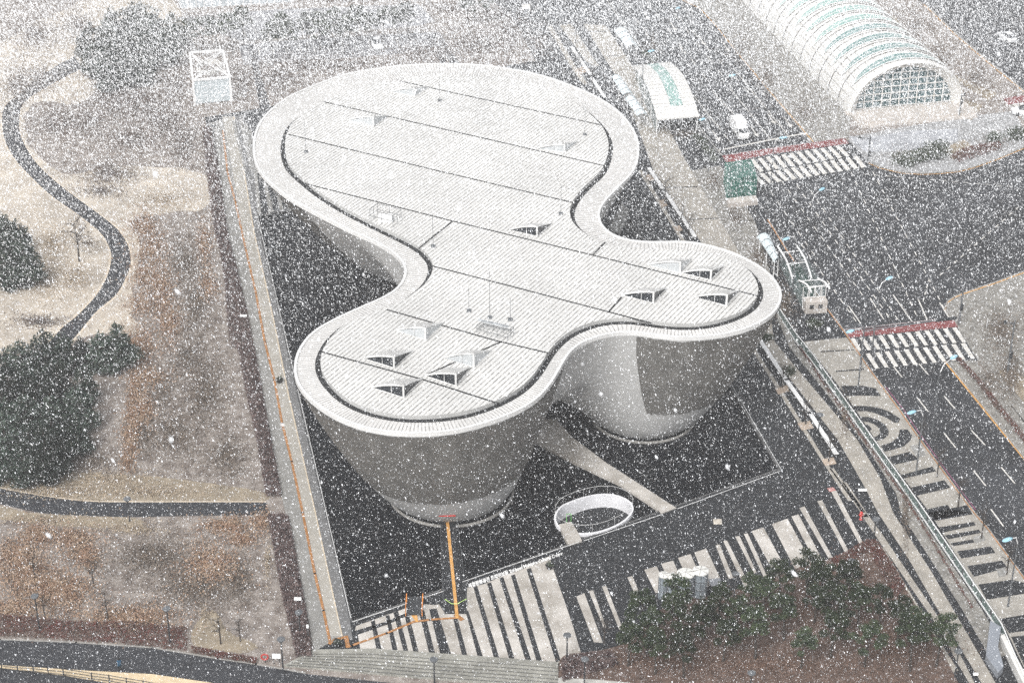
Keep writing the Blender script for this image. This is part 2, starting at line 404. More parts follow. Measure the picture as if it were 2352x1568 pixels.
# long bands running beside the road
def X(r, k, x, y): return C(r, k, [(x, y)])[0]
def band(l, r): return l+list(reversed(r))
P1 = band([X(2,3,170,300),X(2,3,640,900),X(2,3,870,1300),X(3,3,1010,0),X(3,3,1300,440),X(3,3,1600,960),X(3,3,1960,1560),X(3,3,2100,1800)],
          [X(2,3,310,300),X(2,3,820,900),X(2,3,1030,1250),X(3,3,1150,0),X(3,3,1500,540),X(3,3,1800,1060),X(3,3,2090,1560),X(3,3,2240,1800)])
P1u = band([(1340,55),(1432,203),(1501,392),(1601,542),(1700,700),X(2,3,-60,0),X(2,3,170,300)], [(1392,60),(1478,190),(1588,392),(1696,577),(1760,670),X(2,3,60,0),X(2,3,310,300)])
L0 = [band([(1256,60),(1318,165),(1340,195)], [(1268,60),(1330,165),(1350,193)]), band([(1466,392),(1551,532),(1789,900),(1889,1060),(1948,1150)], [(1474,390),(1559,530),(1797,897),(1898,1060),(1962,1148)]),
      band([(1285,58),(1345,140),(1368,155)],[(1313,55),(1362,135),(1376,150)])]
L12 = [band([X(3,3,870,40),X(3,3,1000,230),X(3,3,1590,1090),X(3,3,1740,1380),X(3,3,1850,1568)], [X(3,3,905,0),X(3,3,1050,200),X(3,3,1640,1070),X(3,3,1780,1330),X(3,3,1900,1568)]),
       band([X(3,3,1010,330),X(3,3,1380,930),X(3,3,1480,1100),X(3,3,1700,1470)], [X(3,3,1060,320),X(3,3,1425,930),X(3,3,1520,1090),X(3,3,1750,1450)]),
       band([(1905,1075),(1985,1187)], [(1915,1075),(1996,1187)]), band([X(2,3,680,1290),X(2,3,860,1568)],[X(2,3,720,1290),X(2,3,905,1568)])]
S('light_paving_strips', [P1, P1u]+L0+L12, mat('beige paving', (.34, .315, .275), .85, var=.18, scale=.5, fine=.18, snow=.06), Z2+.018)
RAIL_B = [X(1,3,30,1290),X(2,3,60,0-90),X(2,3,250,0),X(2,3,400,190),X(2,3,880,860),X(2,3,1380,1568),X(3,3,2130,1110),X(3,3,2330,1568),X(3,3,2420,1760)]
RAIL_B = [(1779,712),X(2,3,250,0),X(2,3,400,190),X(2,3,880,860),X(2,3,1380,1568),X(3,3,2130,1110),X(3,3,2330,1568),X(3,3,2430,1790)]
greyL = [(1588,392),(1696,577),(1760,670),X(2,3,200,60),X(2,3,480,400),X(2,3,900,960),X(2,3,1180,1400),X(3,3,1220,0),X(3,3,1760,850),X(3,3,2060,1360)]
greyR = [(1655,380),(1735,510),(1779,660),X(2,3,245,10),X(2,3,560,430),X(2,3,950,970),X(2,3,1250,1400),X(3,3,1370,0),X(3,3,1960,880),X(3,3,2200,1300)]
struct('planted_strip', ribbon(greyL, greyR, Z2+.024), M_verge)
# path crossing light strip right beside the railing
S('planter_squares', [C(1,2,[(1345,275),(1400,262),(1430,320),(1375,335)]), C(1,2,[(1480,515),(1540,500),(1570,548),(1520,560)]), C(1,2,[(1225,35),(1290,30),(1310,90),(1260,95)]),
    C(2,3,[(65,435),(180,395),(195,455),(95,485)]), C(2,3,[(270,750),(385,725),(420,795),(310,815)]), C(2,3,[(490,1080),(600,1060),(630,1120),(525,1140)]), [(1320,160),(1345,150),(1356,162),(1330,172)]],
    mat('sandy planter soil', (.42, .34, .27), .9, var=.15, scale=1, fine=.2, snow=.1), Z2+.030)
S('paving_joint_lines', [[(1530,430),(1602,428),(1602,430),(1530,432)], [(1586,503),(1652,500),(1652,502),(1586,505)], [(1350,72),(1396,71),(1396,73),(1350,74)], [(1396,128),(1428,127),(1428,128),(1396,130)],
    [(1688,507),(1740,505),(1740,507),(1688,509)], [(1885,806),(1962,802),(1962,804),(1885,809)], [(1920,851),(1985,846),(1985,849),(1920,854)]], M_black, Z2+.034)
# east sidewalk between railing and kerb, with its patterned paving
KERB = [(1385,-12),(1426,50),(1496,140),(1631,325),(1658,358)]
KERB2 = [(1764,504),(1806,572),(1899,707),(1939,760),(1999,849),(2071,947),(2109,1002),(2154,1064),(2204,1132),(2239,1178),(2269,1213),(2352,1326),(2620,1720)]
swL = [X(2,3,330,0),X(2,3,560,290),X(2,3,720,500),X(2,3,1055,1000),X(2,3,1485,1568),X(3,3,1760,440),X(3,3,2165,1035),X(3,3,2351,1420)]
swR = [(1945,775),(1999,849),(2032,895),(2115,1013),(2236,1176),(2300,1256),(2380,1366),(2440,1450)]
struct('east_sidewalk', ribbon(swL, swR, Z2+.024), mat('sidewalk beige paving', (.33, .31, .275), .85, var=.15, scale=.6, fine=.2, snow=.06))
bars3 = [[(670,405),(880,405),(990,430),(1040,500),(860,495),(700,500)],
 [(770,590),(900,590),(1010,605),(1110,640),(1215,705),(1200,740),(1165,745),(1080,695),(980,655),(900,637),(820,640)],
 [(1100,1060),(1300,1010),(1385,1080),(1160,1130)], [(1220,1225),(1510,1145),(1545,1190),(1250,1255)], [(1310,1340),(1620,1270),(1675,1340),(1365,1415)],
 [(1450,1540),(1650,1497),(1680,1540),(1860,1568),(1500,1640)],
 [(840,690),(920,690),(1000,715),(1070,755),(1110,815),(1105,860),(1060,895),(970,915),(945,885),(1000,868),(1030,840),(1020,795),(980,760),(920,738),(870,732)],
 [(1210,805),(1280,805),(1325,860),(1310,905),(1250,960),(1150,990),(1070,1010),(1035,955),(1130,925),(1190,880),(1205,845)],
 [(875,765),(920,762),(955,800),(930,825),(900,810)]]
bars4 = [[(1470,5),(1830,-70),(1880,15),(1540,75)], [(1570,135),(1890,85),(1910,115),(1600,185)], [(1620,210),(1940,155),(1960,185),(1660,245)],
 [(1672,282),(1882,245),(1897,275),(1702,308)], [(1735,355),(2050,310),(2090,370),(1775,420)], [(1830,490),(2150,440),(2200,505),(1890,590)],
 [(1930,660),(2240,615),(2420,660),(2440,730),(2010,800)], [(2130,975),(2480,915),(2560,1060),(2215,1105)], [(2235,1140),(2600,1100),(2800,1400),(2360,1420)]]
S('sidewalk_pattern', [C(2,3,q) for q in bars3]+[C(3,3,q) for q in bars4], M_darkpave, Z2+.032)
S('cast_patches', [C(2,3,[(1300,960),(1400,935),(1450,1040),(1370,1065)]), C(3,3,[(1880,225),(1975,200),(2005,250),(1905,285)]), C(3,3,[(2100,520),(2180,500),(2190,580),(2120,590)])], M_midpave, Z2+.036)
S('orange_kerb_line', [band([(a[0]-2.5, a[1]) for a in KERB2[0:]], [(a[0]+.5, a[1]) for a in KERB2])], M_tactile, Z1+.05)
S('red_tile', [C(2,3,[(540,1345),(600,1335),(625,1365),(565,1378)])], mat('pink red tile', (.5, .25, .23), .8), Z1+.05)

# roads
ROAD = [(1385,-12),(1426,50),(1496,140),(1631,325),(1658,358),(1764,504),(1806,572),(1899,707),(1939,760),(1999,849),(2071,947),(2109,1002),(2154,1064),(2239,1178),(2269,1213),(2352,1326),(2620,1720),
  (2740,1560),(2450,1170),(2352,1052),(2245,916),(2200,862),(2246,826),(2199,752),(2178,728),(2169,710),(2176,692),(2194,680),(2214,672),(2289,647),(2352,623),(2700,500),
  (2700,200),(2352,338),(2290,364),(2240,382),(2200,392),(2160,396),(2120,398),(2070,395),(2020,383),(1995,372),(1950,322),(1880,330),(1871,324),(1764,200),(1701,125),(1651,62),(1611,18),(1540,-12)]
S('road', [ROAD], M_asph, .03)
S('far_road', [[(2085,-12),(2126,10),(2201,82),(2289,156),(2352,208),(2700,480),(2800,420),(2500,-12)]], M_asph, .034)
S('sidewalk_corner', [[(1950,322),(1995,372),(2020,383),(2070,395),(2120,398),(2160,396),(2200,392),(2240,382),(2290,364),(2352,338),(2352,300),(2330,255),(2214,268),(1950,315)]],
  mat('snowy grey paving', (.27, .27, .27), .9, var=.2, scale=.4, fine=.25, snow=.25), .012)
S('snow_patch', [[(1950,312),(1980,318),(2090,300),(2200,296),(2200,322),(2100,345),(1990,350),(1962,330)]], mat('thin snow', (.34, .35, .37), .9, var=.25, scale=.3, fine=.2), .02)
S('verge', [[(1764,210),(1861,326),(1950,316),(1955,262),(1939,246),(1850,130),(1771,40),(1700,-12),(1560,-12),(1611,18),(1651,62),(1701,125)],
            [(2179,831),(2240,826),(2352,966),(2352,1046)], [(2245,826),(2199,750),(2180,728),(2171,710),(2178,692),(2196,681),(2216,673),(2291,648),(2352,624),(2700,500),(2700,1300),(2352,970)]], M_verge, .038)
S('dry_lawn_patch', [C(2,3,[(2120,270),(2200,240),(2351,330),(2351,560),(2250,430),(2170,350)]), [(2085,100),(2180,165),(2230,190),(2290,215),(2270,232),(2220,200),(2150,160)],
    [(2195,225),(2258,242),(2232,276),(2212,270)], C(0,3,[(1590,1370),(1800,1280),(1880,1340),(1780,1420),(1700,1470)]), [(1770,-12),(1900,-12),(2060,40),(2090,110),(2040,60),(1900,5)]], M_straw, .046)
mb = MB()
for K in (KERB, KERB2, [(2169,710),(2176,692),(2194,680),(2214,672),(2289,647),(2352,623),(2700,500)], [(2174,830),(2200,862),(2245,916),(2352,1050),(2450,1172)],
          [(1540,-12),(1611,18),(1651,62),(1701,125),(1764,200),(1871,324)], [(1995,372),(2020,383),(2070,395),(2120,398),(2160,396),(2200,392),(2240,382),(2290,364),(2352,338),(2500,272)], [(2126,10),(2201,82),(2289,156),(2352,208)]):
    P = GL(K, .06)
    for a, b in zip(P[:-1], P[1:]): mb.bar(a, b, .18, .15)
struct('kerb', mb, M_kerb)
mb = MB()
for K, wd in (([(2169,712),(2175,695),(2192,683),(2212,675),(2287,650),(2352,626)], .22), ([(2172,832),(2352,1053),(2450,1174)], .25), ([(1548,-8),(1608,20),(1648,64),(1698,127),(1761,202),(1869,327)], .18),
          ([(1428,53),(1470,110)], .18), ([(1995,375),(2020,386),(2070,398),(2120,401),(2160,399),(2200,395),(2240,385),(2290,367),(2352,341)], .18), ([(2123,12),(2198,84),(2286,158),(2352,211)], .2)):
    strip(mb, K, wd, .042)
struct('orange_road_lines', mb, M_paint_o)
mb = MB(); strip(mb, [(2034,888),(2077,942),(2098,975),(2160,1062),(2212,1132),(2241,1170)], .10, .05); struct('purple_road_line', mb, M_purpleline)
# crossings
def lerp(a, b, t): return (a[0]+(b[0]-a[0])*t, a[1]+(b[1]-a[1])*t)
def zebra(first, last, n):
    return [[lerp(p, q, i/(n-1)) for p, q in zip(first, last)] for i in range(n)]
Z = zebra(C(2,3,[(895,112),(935,105),(1022,245),(985,248)]), C(2,3,[(1770,18),(1812,12),(1905,155),(1867,158)]), 11)
Z += zebra(C(2,3,[(765,-10),(800,-20),(948,90),(912,95)]), C(2,3,[(1600,-120),(1640,-125),(1730,5),(1690,10)]), 10)
Z = zebra(C(2,3,[(895,112),(935,105),(1022,245),(985,248)]), C(2,3,[(1770,18),(1812,12),(1905,155),(1867,158)]), 11)
Z += zebra(C(2,3,[(755,-25),(795,-32),(862,82),(830,88)]), C(2,3,[(1690,-128),(1730,-132),(1822,3),(1785,7)]), 12)
Z += zebra([(1669,375),(1678,373),(1700,402),(1691,405)], [(1918,336),(1927,334),(1952,358),(1944,361)], 15)
Z += zebra([(1690,409),(1699,407),(1724,428),(1715,431)], [(1960,360),(1969,358),(1989,383),(1979,386)], 16)
Z += zebra([(2322,236),(2329,235),(2347,252),(2340,254)], [(2352,231),(2359,230),(2377,247),(2370,249)], 3)
S('zebra_crossing', Z, M_paint, .045)
S('red_crossing_band', [C(1,3,[(685,1480),(1700,1362),(1745,1432),(730,1535)]), [(1658,358),(1764,341),(1940,318),(1950,330),(1764,355),(1668,374)], [(2304,226),(2352,218),(2400,210),(2410,225),(2352,236),(2315,241)]], M_red, .046)
mb = MB()
strip(mb, [(1938,757),(2190,729)], .12, .052); strip(mb, [(1657,357),(1938,317)], .12, .052)
for k in range(13):
    t = (k+.5)/13; a = lerp((1945,768),(2195,738), t); strip(mb, [(a[0]-5, a[1]+.6), (a[0]+4, a[1]-.5)], .10, .056)
    a = lerp((1668,366),(1938,326), t); strip(mb, [(a[0]-5, a[1]+.6), (a[0]+4, a[1]-.5)], .10, .056)
struct('crossing_edge_lines', mb, mat('worn road paint', (.5, .42, .42), .7))
# lane lines
LN = MB()
def dash(a, b, n, fr=.45, wd=.13, z=.050):
    for i in range(n):
        t = i/n; strip(LN, [lerp(a, b, t), lerp(a, b, t+fr/n)], wd, z)
def solid(a, b, wd=.14): strip(LN, [a, b], wd, .050)
solid((1638,348),(1796,316),.4); solid((1796,316),(1853,306),.4)
for a, b in ((C(0,2,[(1660,870)])[0], C(0,2,[(2010,1310)])[0]), (C(0,2,[(1850,850)])[0],(1696,274)), (C(0,2,[(2010,820)])[0],(1768,318)), (C(0,2,[(2180,810)])[0],(1810,311)), (C(0,2,[(2030,625)])[0],(1720,200))): solid(a, b)
for a, b, n in (((1430,5),(1590,215),6),((1480,-5),(1640,205),6),((1522,0),(1700,225),7),((1560,40),(1740,235),6),((1385,40),(1530,215),5)): dash(a, b, n, .4)
# arrows
def arrow(x, y, s=1.0):
    d = (G(x+7, y+10, .05)-G(x, y, .05)).normalized(); p = G(x, y, .054); nrm = Vector((-d.y, d.x, 0))
    LN.add([p-nrm*.1, p+nrm*.1, p+nrm*.1+d*3*s, p-nrm*.1+d*3*s], [(0,1,2,3)]); LN.add([p+d*3*s-nrm*.5, p+d*3*s+nrm*.5, p+d*4.3*s], [(0,1,2)])
for x, y in ((1636,300),(1724,290),(1764,262),(1802,270),(1540,52),(1606,85),(1660,98),(1560,105),(1478,28)): arrow(x, y)
# intersection guide dashes
for a, b, n in (((1770,440),(1880,600),7),((1795,415),(1990,690),13),((1830,425),(2050,740),15),((1862,438),(2070,745),15),((1955,395),(2110,735),16),((2005,395),(2175,720),16),((1840,560),(1975,750),9),((1985,400),(2340,430),14),((2340,475),(2150,640),12),((2134,640),(2118,700),4)):
    dash(a, b, n, .42, .15)
for q in (C(1,3,[(740,1240),(850,1400)]), C(1,3,[(940,1170),(1060,1360)]), C(1,3,[(1150,1140),(1320,1380)]), C(1,3,[(1380,1180),(1460,1365)]), C(1,3,[(1580,1215),(1670,1360)])): solid(q[0], q[1], .18)
for q in ([(1155,230),(1230,325)],[(1390,205),(1470,300)],[(1375,520),(1470,640)],[(1620,500),(1715,612)],[(1620,842),(1722,970)],[(1870,815),(1990,945)],[(1890,1185),(1998,1320)],[(2145,1155),(2265,1298)],[(2050,1540),(2160,1690)],[(2420,1480),(2520,1610)]):
    q = C(2,3,q); solid(q[0], q[1], .18)
struct('lane_markings', LN, M_paint)

# park: pale lawn round the winding path
lawn = [(-60,150),(60,60),(150,20),(240,-20),(380,-20),(420,60),(330,80),(230,120),(180,170),(230,190),(180,240),(110,232),(66,240),(58,300),(80,345),(140,400),(230,390),(330,380),(470,400),(490,470),(380,490),(300,500),(330,560),(312,640),(300,720),(330,770),(250,760),(150,790),(60,800),(-60,830),(-200,700),(-200,300)]
P = ccw(resample(catmull([tuple(G(x, y)[:2]) for x, y in lawn], 8), 260)); P += RNG.normal(0, .5, P.shape); P = smooth_poly(P, 1)
mb = MB(); mb.sheet([(p[0], p[1], .008) for p in P]); struct('lawn', mb, M_lawn)
mb = MB()
for poly in ([(0,1121),(100,1139),(200,1151),(300,1153),(588,1152),(600,1130),(450,1105),(300,1090),(150,1085),(60,1095),(-80,1080),(-80,1110)], [(-80,1150),(0,1160),(62,1176),(175,1184),(300,1188),(330,1200),(300,1212),(150,1208),(0,1192),(-80,1182)],
             [(440,1450),(475,1405),(500,1408),(525,1450),(590,1480),(560,1498),(500,1492),(450,1482)]):
    P = ccw(resample(catmull([tuple(G(x, y)[:2]) for x, y in poly], 8), 120)); P += RNG.normal(0, .06, P.shape)
    zt_ = globals().get('zt', .009)+.0015; zt = zt_; mb.sheet([(p[0], p[1], zt) for p in P])
struct('straw_turf', mb, M_straw)
pl = [(172,130),(132,150),(75,190),(32,225),(8,250),(5,288),(12,325),(32,362),(57,392),(112,445),(175,490),(220,525),(240,547),(255,580),(254,607),(243,642),(218,682),(175,727),(143,752),(110,790)]
pr = [(190,158),(150,178),(100,205),(62,230),(47,255),(45,300),(57,333),(75,363),(100,392),(140,427),(190,465),(225,490),(270,527),(293,562),(300,592),(298,617),(280,657),(262,682),(225,712),(205,735),(180,765),(150,800)]
n = 80; a = smooth_line([tuple(G(*p)[:2]) for p in pl], n); b = smooth_line([tuple(G(*p)[:2]) for p in pr], n)
def wribbon(a, b, z):
    mb = MB()
    for i in range(len(a)-1): mb.add([(a[i][0], a[i][1], z), (b[i][0], b[i][1], z), (b[i+1][0], b[i+1][1], z), (a[i+1][0], a[i+1][1], z)], [(0,1,2,3)])
    return mb
struct('winding_path', wribbon(a, b, .014), M_path)
A = np.array(a); B = np.array(b); D = (B-A)/np.linalg.norm(B-A, axis=1)[:, None]
mb = wribbon([tuple(p) for p in A-D*.35], a, .018); m2 = wribbon(b, [tuple(p) for p in B+D*.35], .018); mb.add(m2.v, m2.f)
struct('path_edging', mb, mat('sand path edging', (.58, .5, .4), .9, var=.12))
up = [(-80,1100),(0,1121),(100,1139),(200,1151),(300,1153),(450,1153),(612,1153)]; lo = [(-80,1138),(0,1157),(100,1178),(200,1184),(300,1187),(450,1184),(618,1182)]
struct('lower_path', wribbon(smooth_line([tuple(G(*p)[:2]) for p in up], 40), smooth_line([tuple(G(*p)[:2]) for p in lo], 40), .014), M_path)
mb = wribbon(smooth_line([tuple(G(p[0], p[1]-2.5)[:2]) for p in up], 40), smooth_line([tuple(G(*p)[:2]) for p in up], 40), .018)
struct('lower_path_edging', mb, MATS['sand path edging'])
S('service_road', [[(-200,1462),(0,1468),(175,1476),(350,1488),(500,1513),(588,1526),(700,1546),(960,1574),(1282,1590),(1282,1800),(-200,1800)]], M_path, .014)
mb = MB(); strip(mb, [(-100,1465),(0,1467),(175,1474),(350,1486),(500,1511),(588,1524),(700,1544)], .25, .02); struct('service_road_kerb', mb, M_kerb)
# the steps down at the south edge
mb = MB()
top_e = [(722,1495),(860,1493),(960,1500),(1180,1516),(1282,1524)]
bot_e = [(650,1530),(830,1546),(960,1558),(1180,1574),(1282,1584)]
N = 7
for k in range(N):
    z = .10-.012*k
    l = [lerp(a, b, k/N) for a, b in zip(top_e, bot_e)]; r = [lerp(a, b, (k+1)/N) for a, b in zip(top_e, bot_e)]
    P, Q = GL(l, 0), GL(r, 0)
    h = 1.05-.15*k
    for i in range(4): mb.prism([P[i], P[i+1], Q[i+1], Q[i]], -.05, .14+h*.12)
struct('stone_steps', mb, mat('weathered stone', (.27, .265, .235), .9, var=.25, scale=.5, fine=.2, snow=.04))
S('step_joint_lines', [band(GLs := [lerp(a, b, k/N) for a, b in zip(top_e, bot_e)], [(q[0], q[1]+1.2) for q in GLs]) for k in range(1, N)], mat('dark joint', (.09, .09, .085), .9), .29)
# bark bed with the pines
bed = [(1282,1600),(1283,1530),(1300,1505),(1350,1500),(1400,1490),(1440,1475),(1480,1430),(1520,1400),(1560,1375),(1640,1370),(1720,1345),(1800,1320),(1850,1298),(1905,1285),(1990,1250),(2013,1242),(2035,1275),(2090,1370),(2140,1450),(2200,1568),(2260,1680),(1900,1760),(1282,1760)]
P = ccw(resample(catmull([tuple(G(x, y)[:2]) for x, y in bed], 4), 200)); mb = MB(); mb.sheet([(p[0], p[1], Z2+.045) for p in P]); struct('planting_bed', mb, M_bed)
S('bed_kerb', [C(3,2,[(410,1515),(440,1518),(760,1530),(1180,1570),(1180,1600),(410,1568)])], mat('pale kerb slab', (.42, .41, .38), .85), Z2+.06)
# car park at the top and the access road
S('car_park', [[(405,40),(640,22),(960,10),(1000,48),(960,60),(760,75),(560,95),(540,90)], [(548,104),(700,90),(1010,74),(1030,105),(900,125),(560,150)]], mat('snowy asphalt', (.19, .19, .20), .9, var=.2, scale=.3, fine=.25, snow=.2), .03)
mb = MB()
for i in range(15):
    x = 560+i*26; strip(mb, [(x, 72-(x-560)*.085), (x+8, 94-(x-560)*.085)], .16, .04)
for i in range(11):
    x = 590+i*32; strip(mb, [(x, 102-(x-590)*.04), (x+7, 125-(x-590)*.04)], .16, .04)
strip(mb, [(430,48),(940,14)], .16, .044); strip(mb, [(560,98),(960,60)], .16, .044)
struct('parking_lines', mb, M_paint)
S('far_lane', [[(570,105),(582,103),(625,262),(600,266)], [(975,80),(985,78),(1027,142),(1012,146)], [(988,78),(1000,76),(1060,150),(1035,146)]], M_path, .034)
S('far_paving', [[(0,-12),(-300,-12),(-300,-300),(2600,-300),(2600,-12),(1540,-12)]], MATS['snowy asphalt'], .006)
def local(o):
    """mesh built in world coordinates -> coordinates of its thing's Empty (never turned)"""
    p = o.parent; off = Vector((0, 0, 0))
    while p: off += p.location; p = p.parent
    o.data.transform(Matrix.Translation(-off)); return o
# ------------------------------------------------------------------ the three bowls
H = 17.0
OUT_V = [(968,148),(1028,147),(1088,148),(1176,159),(1251,175),(1326,202),(1381,228),(1426,260),(1456,298),(1468,332),(1467,362),(1458,392),(1436,417),(1401,452),(1381,477),(1376,500),(1388,524),(1413,542),(1451,553),(1501,556),(1576,554),(1626,563),(1676,577),(1726,600),(1760,622),(1783,645),(1795,668),(1797,685),(1789,705),(1770,728),(1726,752),(1676,767),(1601,776),(1551,776),(1501,770),(1451,763),(1401,767),(1351,781),(1316,802),(1301,822),(1283,854),(1261,889),(1226,924),(1176,951),(1126,969),(1063,987),(1013,994),(948,997),(888,993),(846,986),(788,967),(738,939),(700,907),(680,879),(674,846),(680,814),(697,784),(720,760),(763,735),(813,712),(863,690),(893,677),(918,655),(930,632),(928,612),(910,587),(883,568),(855,553),(813,535),(763,510),(713,484),(663,456),(633,433),(603,405),(586,378),(580,348),(582,318),(590,293),(613,260),(663,222),(725,195),(788,172),(848,160),(908,152)]
IN_V = [(675,277),(657,300),(648,325),(647,350),(650,370),(660,392),(670,402),(695,424),(723,447),(763,474),(813,502),(875,533),(913,551),(943,567),(963,580),(980,598),(988,614),(985,632),(972,654),(945,677),(885,710),(838,725),(795,742),(762,768),(743,790),(730,814),(725,839),(733,869),(755,897),(780,921),(818,942),(863,957),(925,967),(988,967),(1063,959),(1126,940),(1176,917),(1213,892),(1246,854),(1263,824),(1281,799),(1303,779),(1326,764),(1363,750),(1401,742),(1438,740),(1488,747),(1538,754),(1601,755),(1651,747),(1701,730),(1731,712),(1748,690),(1752,667),(1743,645),(1729,626),(1700,606),(1650,589),(1576,577),(1488,576),(1420,570),(1368,552),(1335,530),(1318,508),(1316,487),(1326,464),(1346,439),(1376,412),(1393,392),(1403,362),(1406,337),(1396,305),(1373,277),(1338,248),(1296,222),(1226,196),(1176,184),(1053,177),(963,180),(875,193),(805,212),(742,236)]
OUT = ccw(smooth_poly(resample(catmull([tuple(G(x, y, H)[:2]) for x, y in OUT_V], 6), 420), 6))
INN = ccw(smooth_poly(resample(catmull([tuple(G(x, y, H+.2)[:2]) for x, y in IN_V], 6), 360), 6))
bc = [np.array(G(1036, 1126)[:2]), np.array(G(1478, 952)[:2]), np.array(G(1025, 590)[:2])]; br = [6.2, 5.6, 9.5]
def s_field(P):
    S_ = np.stack([np.linalg.norm(P-c, axis=1)-r for c, r in zip(bc, br)])
    return -1.2*np.log(np.exp(-S_/1.2).sum(0))
HT = H-.32; POW = 1.45
def hull_z(P):
    s = np.maximum(s_field(P), 0); d = dist_poly(P, OUT); d[~inside(P, OUT)] = 0
    z = HT*np.power(s/(s+d+1e-6), POW)
    S_ = np.sort(np.stack([np.linalg.norm(P-q, axis=1)-r for q, r in zip(bc, br)]), axis=0)
    m = np.exp(-((S_[1]-S_[0])/8.5)**2); cap = 8.4+(HT-8.4)*np.clip(1-d/2.8, 0, 1)**1.2
    z = z*(1-m)+np.minimum(z, cap)*m
    return z, s, d
tb = empty('tri_bowl_building', (float(bc[0][0]), float(bc[0][1]), 0))
tag(tb, 'three joined concrete bowls under one white clover shaped roof standing in the dark pool', 'building')
# grid points inside the roof outline, joined with it
xs = np.arange(OUT[:, 0].min(), OUT[:, 0].max(), .75); ys = np.arange(OUT[:, 1].min(), OUT[:, 1].max(), .75)
GX, GY = np.meshgrid(xs, ys); Pg = np.stack([GX.ravel(), GY.ravel()], axis=1)
Pg = Pg[inside(Pg, OUT)]; zz, ss, dd = hull_z(Pg); Pg = Pg[dd > .5]
ringo = resample(OUT, 300)
vs = [Vector(p) for p in ringo]+[Vector(p) for p in Pg]
v, e, f, *_ = delaunay_2d_cdt(vs, [(i, (i+1) % 300) for i in range(300)], [], 0, 1e-5)
V2 = np.array([tuple(p) for p in v]); cen = np.array([V2[list(t)].mean(0) for t in f]); ok = inside(cen, OUT)
z, s_, d_ = hull_z(V2); z[d_ < .05] = HT; z = z-.1*(z < .01)
mb = MB(); mb.add([(p[0], p[1], q) for p, q in zip(V2, z)], [tuple(reversed(t)) for t, k in zip(f, ok) if k])
local(mb.build('bowl_shell', M_conc, tb, smooth=True))
# dark cladding on the outward side of each bowl
def cladding(c, r0, a0, a1, tlow, name='cladding', n=60, m=16):
    mb = MB(); P = []
    for i in range(n+1):
        u = i/n; ang = a0+(a1-a0)*u; dr = np.array([math.cos(ang), math.sin(ang)])
        R_ = np.linspace(0, 60, 500)[:, None]; Q = c+dr*R_; ins = inside(Q, OUT)
        stop = int(np.argmax(~ins)) if (~ins).any() else 499
        zz, s1, d1 = hull_z(Q[:stop]); t = s1/(s1+d1+1e-6)
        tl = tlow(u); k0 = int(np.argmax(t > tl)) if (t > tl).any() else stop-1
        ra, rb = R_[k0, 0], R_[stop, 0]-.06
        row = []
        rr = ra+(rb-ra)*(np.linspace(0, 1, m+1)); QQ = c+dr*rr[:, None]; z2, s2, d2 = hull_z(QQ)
        for j in range(m+1): row.append((QQ[j, 0]+dr[0]*.06, QQ[j, 1]+dr[1]*.06, max(z2[j], 0)-.08))
        P.append(row)
    vs = [p for r in P for p in r]; fs = []
    for i in range(n):
        for j in range(m): a = i*(m+1)+j; fs.append((a, a+m+1, a+m+2, a+1))
    mb.add(vs, fs); return local(mb.build(name, M_clad, tb, smooth=True))
def azim(c, x, y, z=H):
    g = G(x, y, z); return math.atan2(g.y-c[1], g.x-c[0])
def tl_end(lo, fade):
    return lambda u: lo
a0 = azim(bc[0], 700, 800); a1 = azim(bc[0], 1300, 830)
if a0 > a1: a0 -= 2*math.pi
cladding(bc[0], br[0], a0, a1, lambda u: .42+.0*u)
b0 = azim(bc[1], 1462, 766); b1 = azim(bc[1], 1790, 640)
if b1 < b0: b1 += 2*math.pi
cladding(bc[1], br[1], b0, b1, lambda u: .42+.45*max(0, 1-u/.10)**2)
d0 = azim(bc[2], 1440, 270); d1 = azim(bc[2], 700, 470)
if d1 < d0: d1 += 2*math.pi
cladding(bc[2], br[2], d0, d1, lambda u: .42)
# roof edge: white fascia and lip
mb = MB(); n = len(OUT); I1 = offset_poly(OUT, .3)
for lvl in ((OUT, HT-.05, OUT, H+.12), (OUT, H+.12, I1, H+.12), (I1, H+.12, I1, H-.05)):  # lip
    A_, za, B_, zb = lvl; k = len(mb.v)
    mb.v += [(p[0], p[1], za) for p in A_]+[(p[0], p[1], zb) for p in B_]
    mb.f += [(k+i, k+(i+1) % n, k+n+(i+1) % n, k+n+i) for i in range(n)]; mb.mi += [0]*n
local(mb.build('roof_fascia', mat('fascia white', (.66, .66, .65), .5, var=.05), tb))
